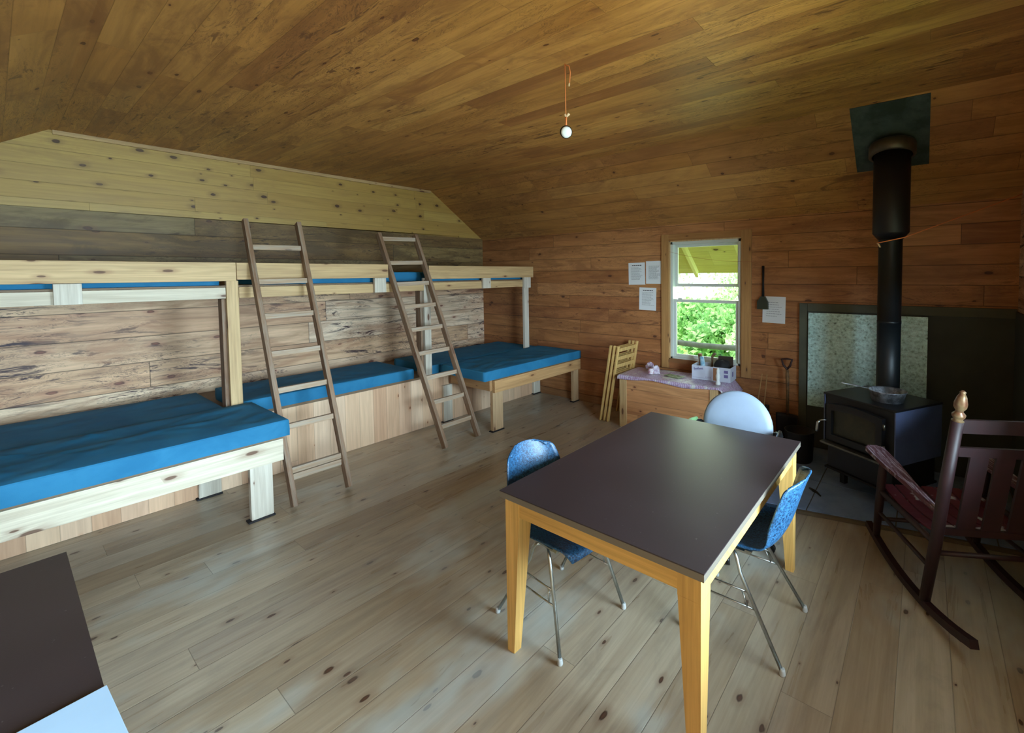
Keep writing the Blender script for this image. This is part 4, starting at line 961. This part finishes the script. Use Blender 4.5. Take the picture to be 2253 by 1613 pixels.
# ---------------------------------------------------------------- folded slatted chairs leaning on the box table
def folded_chair(label, x):
    lean = 0.17
    t = thing('folding_chair', label, 'folding chair', (x, 4.5, 0), (0, lean, 0), 'folded wooden chairs by the box table')
    y0_, y1_ = -0.24, 0.17
    for y in (y0_, y1_):
        b = MB(); b.box(-0.011, 0.011, y - 0.017, y + 0.017, 0.004, 0.90 if y == y0_ else 0.91, bev=0.004); b.build('upright', M['fold'], t, local=True)
        b = MB(); b.box(-0.031, -0.0115, y + (0.02 if y < 0 else -0.045), y + (0.045 if y < 0 else -0.02), 0.006, 0.74, bev=0.003); b.build('leg', M['fold'], t, local=True)
    for z in (0.56, 0.66, 0.75, 0.85):
        b = MB(); b.box(-0.007, 0.007, y0_ + 0.0175, y1_ - 0.0175, z - 0.022, z + 0.022, bev=0.003); b.build('slat', M['fold'], t, local=True)
    return t
folded_chair('folded slatted wooden chair nearest the box table, rightmost of three', -2.865)
folded_chair('folded slatted wooden chair in the middle of the leaning stack of three', -2.915)
folded_chair('folded slatted wooden chair furthest from the box table, leftmost of three', -2.965)

# ---------------------------------------------------------------- notices on the wall
def notice(label, x0, x1, z0, z1, head=True, rot=0.0, lines=12, y=YF):
    cx, cz = (x0 + x1) / 2, (z0 + z1) / 2
    t = thing('paper_notice', label, 'notice', (cx, y - 0.002, cz), (0, rot, 0), 'paper notices on the far wall')
    w, h = x1 - x0, z1 - z0
    b = MB(); b.box(-w / 2, w / 2, -0.0012, 0.0, -h / 2, h / 2); b.build('sheet', M['paper'], t, local=True)
    rng = random.Random(label)
    if head:
        b = MB(); xx = -w * 0.28
        while xx < w * 0.27:
            l = rng.uniform(0.012, 0.03); b.box(xx, min(xx + l, w * .3), -0.0022, -0.0014, h * 0.36, h * 0.395); xx += l + 0.005
        b.build('heading', M['ink_dark'], t, local=True)
    b = MB()
    for k in range(lines):
        z = h * 0.27 - k * (h * 0.6 / lines); xx = -w * 0.33
        end = w * rng.uniform(0.1, 0.36)
        while xx < end:
            l = rng.uniform(0.008, 0.024); b.box(xx, min(xx + l, w * 0.38), -0.0022, -0.0014, z, z + 0.0045); xx += l + 0.004
    b.build('text_lines', M['ink'], t, local=True)
    return t
notice('upper left white notice with dark heading, left of the window', -2.890, -2.662, 1.565, 1.831, rot=math.radians(-1.0))
notice('upper right white notice without heading, touching the window casing', -2.648, -2.4395, 1.577, 1.846, head=False, lines=16)
notice('lower white notice with long dark heading, left of the window', -2.742, -2.513, 1.26, 1.53, rot=math.radians(1.2))
n4 = notice('white notice right of the window behind the hanging dustpan', -1.304, -1.087, 1.188, 1.455, head=False, lines=7, rot=math.radians(1.0))
# hanging dustpan
dp = thing('dustpan', 'dark green dustpan with handle hanging right of the window', 'dustpan', (-1.298, YF - 0.03, 1.5))
b = MB(); b.prism([(-1.350, 1.325), (-1.245, 1.325), (-1.247, 1.40), (-1.275, 1.455), (-1.318, 1.455), (-1.352, 1.40)], 4.744, 4.775, Matrix(((1, 0, 0, 0), (0, 0, 1, 0), (0, 1, 0, 0), (0, 0, 0, 1)))); b.build('pan', M['dustpan'], dp)
b = MB(); b.tube([(-1.296, 4.76, 1.44), (-1.297, 4.76, 1.6), (-1.297, 4.76, 1.765)], [0.014, 0.01, 0.012], 10); b.tube([(-1.297, 4.779, 1.752), (-1.297, 4.745, 1.757)], 0.003, 6); b.build('handle', M['steel_dark'], dp)
# shovel
sv = thing('shovel', 'maroon D-handled shovel standing against the far wall', 'shovel', (-1.04, 4.7, 0))
b = MB(); b.tube([(-1.10, 4.70, 0.845), (-1.052, 4.70, 0.853), (-1.005, 4.70, 0.850), (-1.02, 4.70, 0.79), (-1.045, 4.70, 0.755), (-1.048, 4.70, 0.74), (-1.055, 4.70, 0.757), (-1.085, 4.70, 0.79)], 0.010, 10, closed=True); b.build('d_grip', M['shovel_red'], sv)
b = MB(); b.tube([(-1.048, 4.70, 0.745), (-1.046, 4.70, 0.68), (-1.042, 4.70, 0.55), (-1.04, 4.695, 0.30)], [0.013, 0.018, 0.014, 0.014], 12); b.build('shaft', M['handle'], sv)
b = MB(); b.grid(lambda u, v: (-1.04 + (u - 0.5) * (0.20 - 0.05 * v ** 3), 4.69 - 0.03 * (abs(u - 0.5) * 2) ** 2, 0.32 - 0.29 * v), 8, 8); b.build('blade', M['steel_dark'], sv, solid=0.003)
# wood bin
bn = thing('firewood_bin', 'black low firewood bin on the floor behind the round-backed chair', 'bin', (-1.1, 4.45, 0))
b = MB(); x0, x1, y0, y1, h_ = -1.40, -0.98 + 0.2, 4.28, 4.62, 0.40
b = MB(); b.box(-1.42, -1.17, 4.3, 4.6, 0.0, 0.012)
x0, x1, y0, y1 = -1.43, -1.185, 4.27, 4.60
for q in ((x0, x1, y0, y0 + 0.015, 0, 0.40), (x0, x1, y1 - 0.015, y1, 0, 0.40), (x0, x0 + 0.015, y0 + 0.015, y1 - 0.015, 0, 0.40), (x1 - 0.015, x1, y0 + 0.015, y1 - 0.015, 0, 0.40)): b.box(*q)
b.build('bin_body', M['bin'], bn)
for nm, lab, p, q in (('kindling_stick', 'left of two thin pale sticks poking up from the black bin', (-1.33, 4.50, 0.015), (-1.252, 4.585, 0.70)), ('kindling_stick', 'right of two thin pale sticks poking up from the black bin', (-1.24, 4.50, 0.015), (-1.205, 4.582, 0.70))):
    b = MB(); b.tube([p, q], [0.006, 0.005], 8); tag(b.build(nm, M['stick']), lab, 'stick', 'kindling sticks in the bin')
b = MB(); b.lathe([(0.10, 0.0), (0.11, 0.02), (0.12, 0.26), (0.125, 0.27), (0.118, 0.27), (0.11, 0.03)], 24, Matrix.Translation((-0.86, 4.33, 0.0245)), cap1=False)
tag(b.build('ash_bucket', M['bin']), 'black ash bucket on the hearth left of the stove', 'bucket')

# ---------------------------------------------------------------- strings and hanging lamp
hl = thing('hanging_lamp', 'small round battery lamp hanging on an orange string from the ceiling', 'lamp', (-1.649, 2.04, ZC))
LX, LY = -1.649, 2.04
b = MB(); b.tube([(LX, LY, 2.899), (LX + 0.001, LY, 2.75), (LX + 0.003, LY, 2.60)], 0.0022, 6)
b.tube([(LX, LY, 2.893), (LX + 0.02, LY + 0.012, 2.885), (LX + 0.026, LY + 0.016, 2.85), (LX + 0.022, LY + 0.013, 2.79)], 0.003, 6); b.build('string', M['string'], hl)
b = MB(); b.tube([(LX + 0.021, LY + 0.012, 2.79), (LX + 0.019, LY + 0.01, 2.772)], [0.004, 0.006], 8); b.build('frayed_end', M['ash'], hl)
b = MB()
b.tube([(LX + 0.004, LY, 2.60), (LX + 0.018, LY + 0.01, 2.618)], [0.006, 0.009], 8); b.tube([(LX + 0.004, LY, 2.60), (LX - 0.002, LY - 0.004, 2.616)], [0.006, 0.007], 8); b.build('frayed_knot', M['ash'], hl)
b = MB(); b.tube([(LX + 0.003, LY, 2.60), (LX + 0.005, LY, 2.575), (LX + 0.003, LY, 2.545)], [0.007, 0.004, 0.006], 8); b.build('string_loop', M['string'], hl)
ldir = (Vector((0.0, 0.0, 1.7)) - Vector((LX, LY, 2.505))).normalized(); ldir = (ldir + Vector((0, 0, -0.15)) + Vector((0.25, 0.0, 0))).normalized()
mt = Matrix.Translation((LX + 0.003, LY, 2.515)) @ ldir.to_track_quat('Z', 'Y').to_matrix().to_4x4()
b = MB(); b.lathe([(0.026, -0.024), (0.034, -0.018), (0.036, 0.006), (0.032, 0.010)], 24, mt); b.build('lamp_body', M['black_plastic'], hl)
b = MB(); b.lathe([(0.0315, 0.0102), (0.030, 0.016), (0.02, 0.021), (0.001, 0.023)], 24, mt, cap0=True, cap1=False); b.build('lens', M['lens'], hl)

cs = thing('clothesline', 'thin orange clothesline from the window across the stove pipe to the right wall', 'string', (-0.3, 4.0, 1.9))
KN = Vector((-0.286, 4.055, 1.91))
A_ = Vector((-2.34, 4.752, 1.95)); pts = []
for k in range(25):
    f = k / 24; p = A_.lerp(KN, f); p.z -= 0.17 * 4 * f * (1 - f) * 0.75; pts.append(p)
b = MB(); b.tube(pts, 0.0013, 6); b.build('slack_line', M['string_dark'], cs)
b = MB(); b.tube([KN, Vector((-0.21, 4.045, 1.925)), Vector((-0.12, 4.075, 1.945)), Vector((0.541, 4.70, 2.252)), Vector((0.574, 4.74, 2.27))], 0.0035, 8); b.build('taut_line', M['string'], cs)
b = MB(); b.tube([KN, KN + Vector((0.012, -0.012, -0.012)), KN + Vector((0.022, -0.016, -0.032))], [0.004, 0.006, 0.005], 8); b.build('knot', M['ash'], cs)

# ---------------------------------------------------------------- outdoors seen through the window
b = MB(); b.box(-18, 16, YF + T + 0.02, 30, -0.45, -0.35); b.box(XR + T + 0.02, 16, -12, YF + T + 0.02, -0.45, -0.35); struct(b.build('ground', M['grass']))
pr = thing('porch_roof', 'yellowish board porch roof with rafters outside the window', 'porch roof', (-2, 5.0, 2.2))
PZ = lambda y: 2.42 - (y - 4.95) * 0.85
b = MB(); b.hexa([(-6, 4.95, PZ(4.95)), (2, 4.95, PZ(4.95)), (2, 5.80, PZ(5.80)), (-6, 5.80, PZ(5.80))], [(-6, 4.95, PZ(4.95) + .03), (2, 4.95, PZ(4.95) + .03), (2, 5.80, PZ(5.80) + .03), (-6, 5.80, PZ(5.80) + .03)]); b.build('roof_boards', M['porch'], pr)
for k in range(10):
    x = -5.74 + k * 0.66
    b = MB(); b.hexa([(x, 4.96, PZ(4.96) - .10), (x + 0.04, 4.96, PZ(4.96) - .10), (x + 0.04, 5.76, PZ(5.76) - .09), (x, 5.76, PZ(5.76) - .09)], [(x, 4.96, PZ(4.96) - .001), (x + 0.04, 4.96, PZ(4.96) - .001), (x + 0.04, 5.76, PZ(5.76) - .001), (x, 5.76, PZ(5.76) - .001)]); b.build('rafter', M['rafter'], pr)
fr = thing('log_railing', 'grey log railing outside the window', 'railing', (-2.5, 6.3, -0.35))
b = MB(); pts = [(-5 + k * 0.4, 6.3 + 0.01 * math.sin(k), 0.645 + 0.012 * math.sin(k * 1.7)) for k in range(16)]; b.tube(pts, 0.042, 12); b.build('top_rail', M['log'], fr)
for x in (-4.9, 0.9): 
    b = MB(); b.tube([(x, 6.3, -0.36), (x, 6.3, 0.62)], 0.05, 12); b.build('post', M['log'], fr)
def tree(name, label, cat, x, y, h, r, n, m, seed, trunk=True, zc=None):
    rng = random.Random(seed); t = thing(name, label, cat, (x, y, -0.35), group='greenery beyond the porch')
    b = MB(); blobs = [(rng.uniform(-r, r) * .7, rng.uniform(-r, r) * .5, rng.uniform(0.2, 1.0) * h) for _ in range(9)]
    for k in range(n):
        bl = rng.choice(blobs); d = Vector((rng.gauss(0, 1), rng.gauss(0, 1), rng.gauss(0, 1))).normalized() * (r * 0.55 * rng.random() ** 0.4)
        c = Vector((x + bl[0], y + bl[1], -0.35 + bl[2])) + d
        if c.z < -0.3: c.z = -0.3
        s = rng.uniform(0.05, 0.11); a = Vector((rng.gauss(0, 1), rng.gauss(0, 1), rng.gauss(0, 1))).normalized(); c2_ = a.orthogonal().normalized()
        vs = [b.bm.verts.new(c + a * s), b.bm.verts.new(c + c2_ * s * 0.5), b.bm.verts.new(c - a * s), b.bm.verts.new(c - c2_ * s * 0.5)]; b.bm.faces.new(vs)
    b.build('foliage', m, t)
    b = MB()
    for k in range(5):
        bl = blobs[k]; b.tube([(x, y, -0.35), (x + bl[0] * .4, y + bl[1] * .4, -0.35 + bl[2] * .5), (x + bl[0], y + bl[1], -0.35 + bl[2])], [0.07, 0.04, 0.015], 6)
    b.build('branches', M['bark'], t)
    return t
tree('shrub', 'leafy green shrub filling the left of the window view', 'shrub', -4.35, 8.0, 1.05, 0.85, 6000, M['leaf'], 11)
tree('shrub', 'leafy green shrub in the middle of the window view', 'shrub', -3.4, 9.8, 1.05, 0.8, 6000, M['leaf'], 12)
tree('shrub', 'pale leafy shrub at the right of the window view', 'shrub', -2.0, 8.0, 1.0, 0.7, 5000, M['leaf2'], 13)
tree('shrub', 'distant leafy shrub on the left behind the nearer shrubs', 'shrub', -7.2, 12.0, 0.95, 1.0, 6000, M['leaf'], 14)
tree('shrub', 'distant leafy shrub on the right behind the nearer shrubs', 'shrub', -4.6, 11.6, 0.9, 1.0, 6000, M['leaf'], 17)
tree('tree', 'tall airy tree behind the shrubs, left in the window view', 'tree', -9.2, 17.0, 4.6, 2.0, 1800, M['leaf2'], 15)
tree('tree', 'tall airy tree behind the shrubs, right in the window view', 'tree', -5.0, 17.0, 4.4, 1.9, 2200, M['leaf2'], 16)
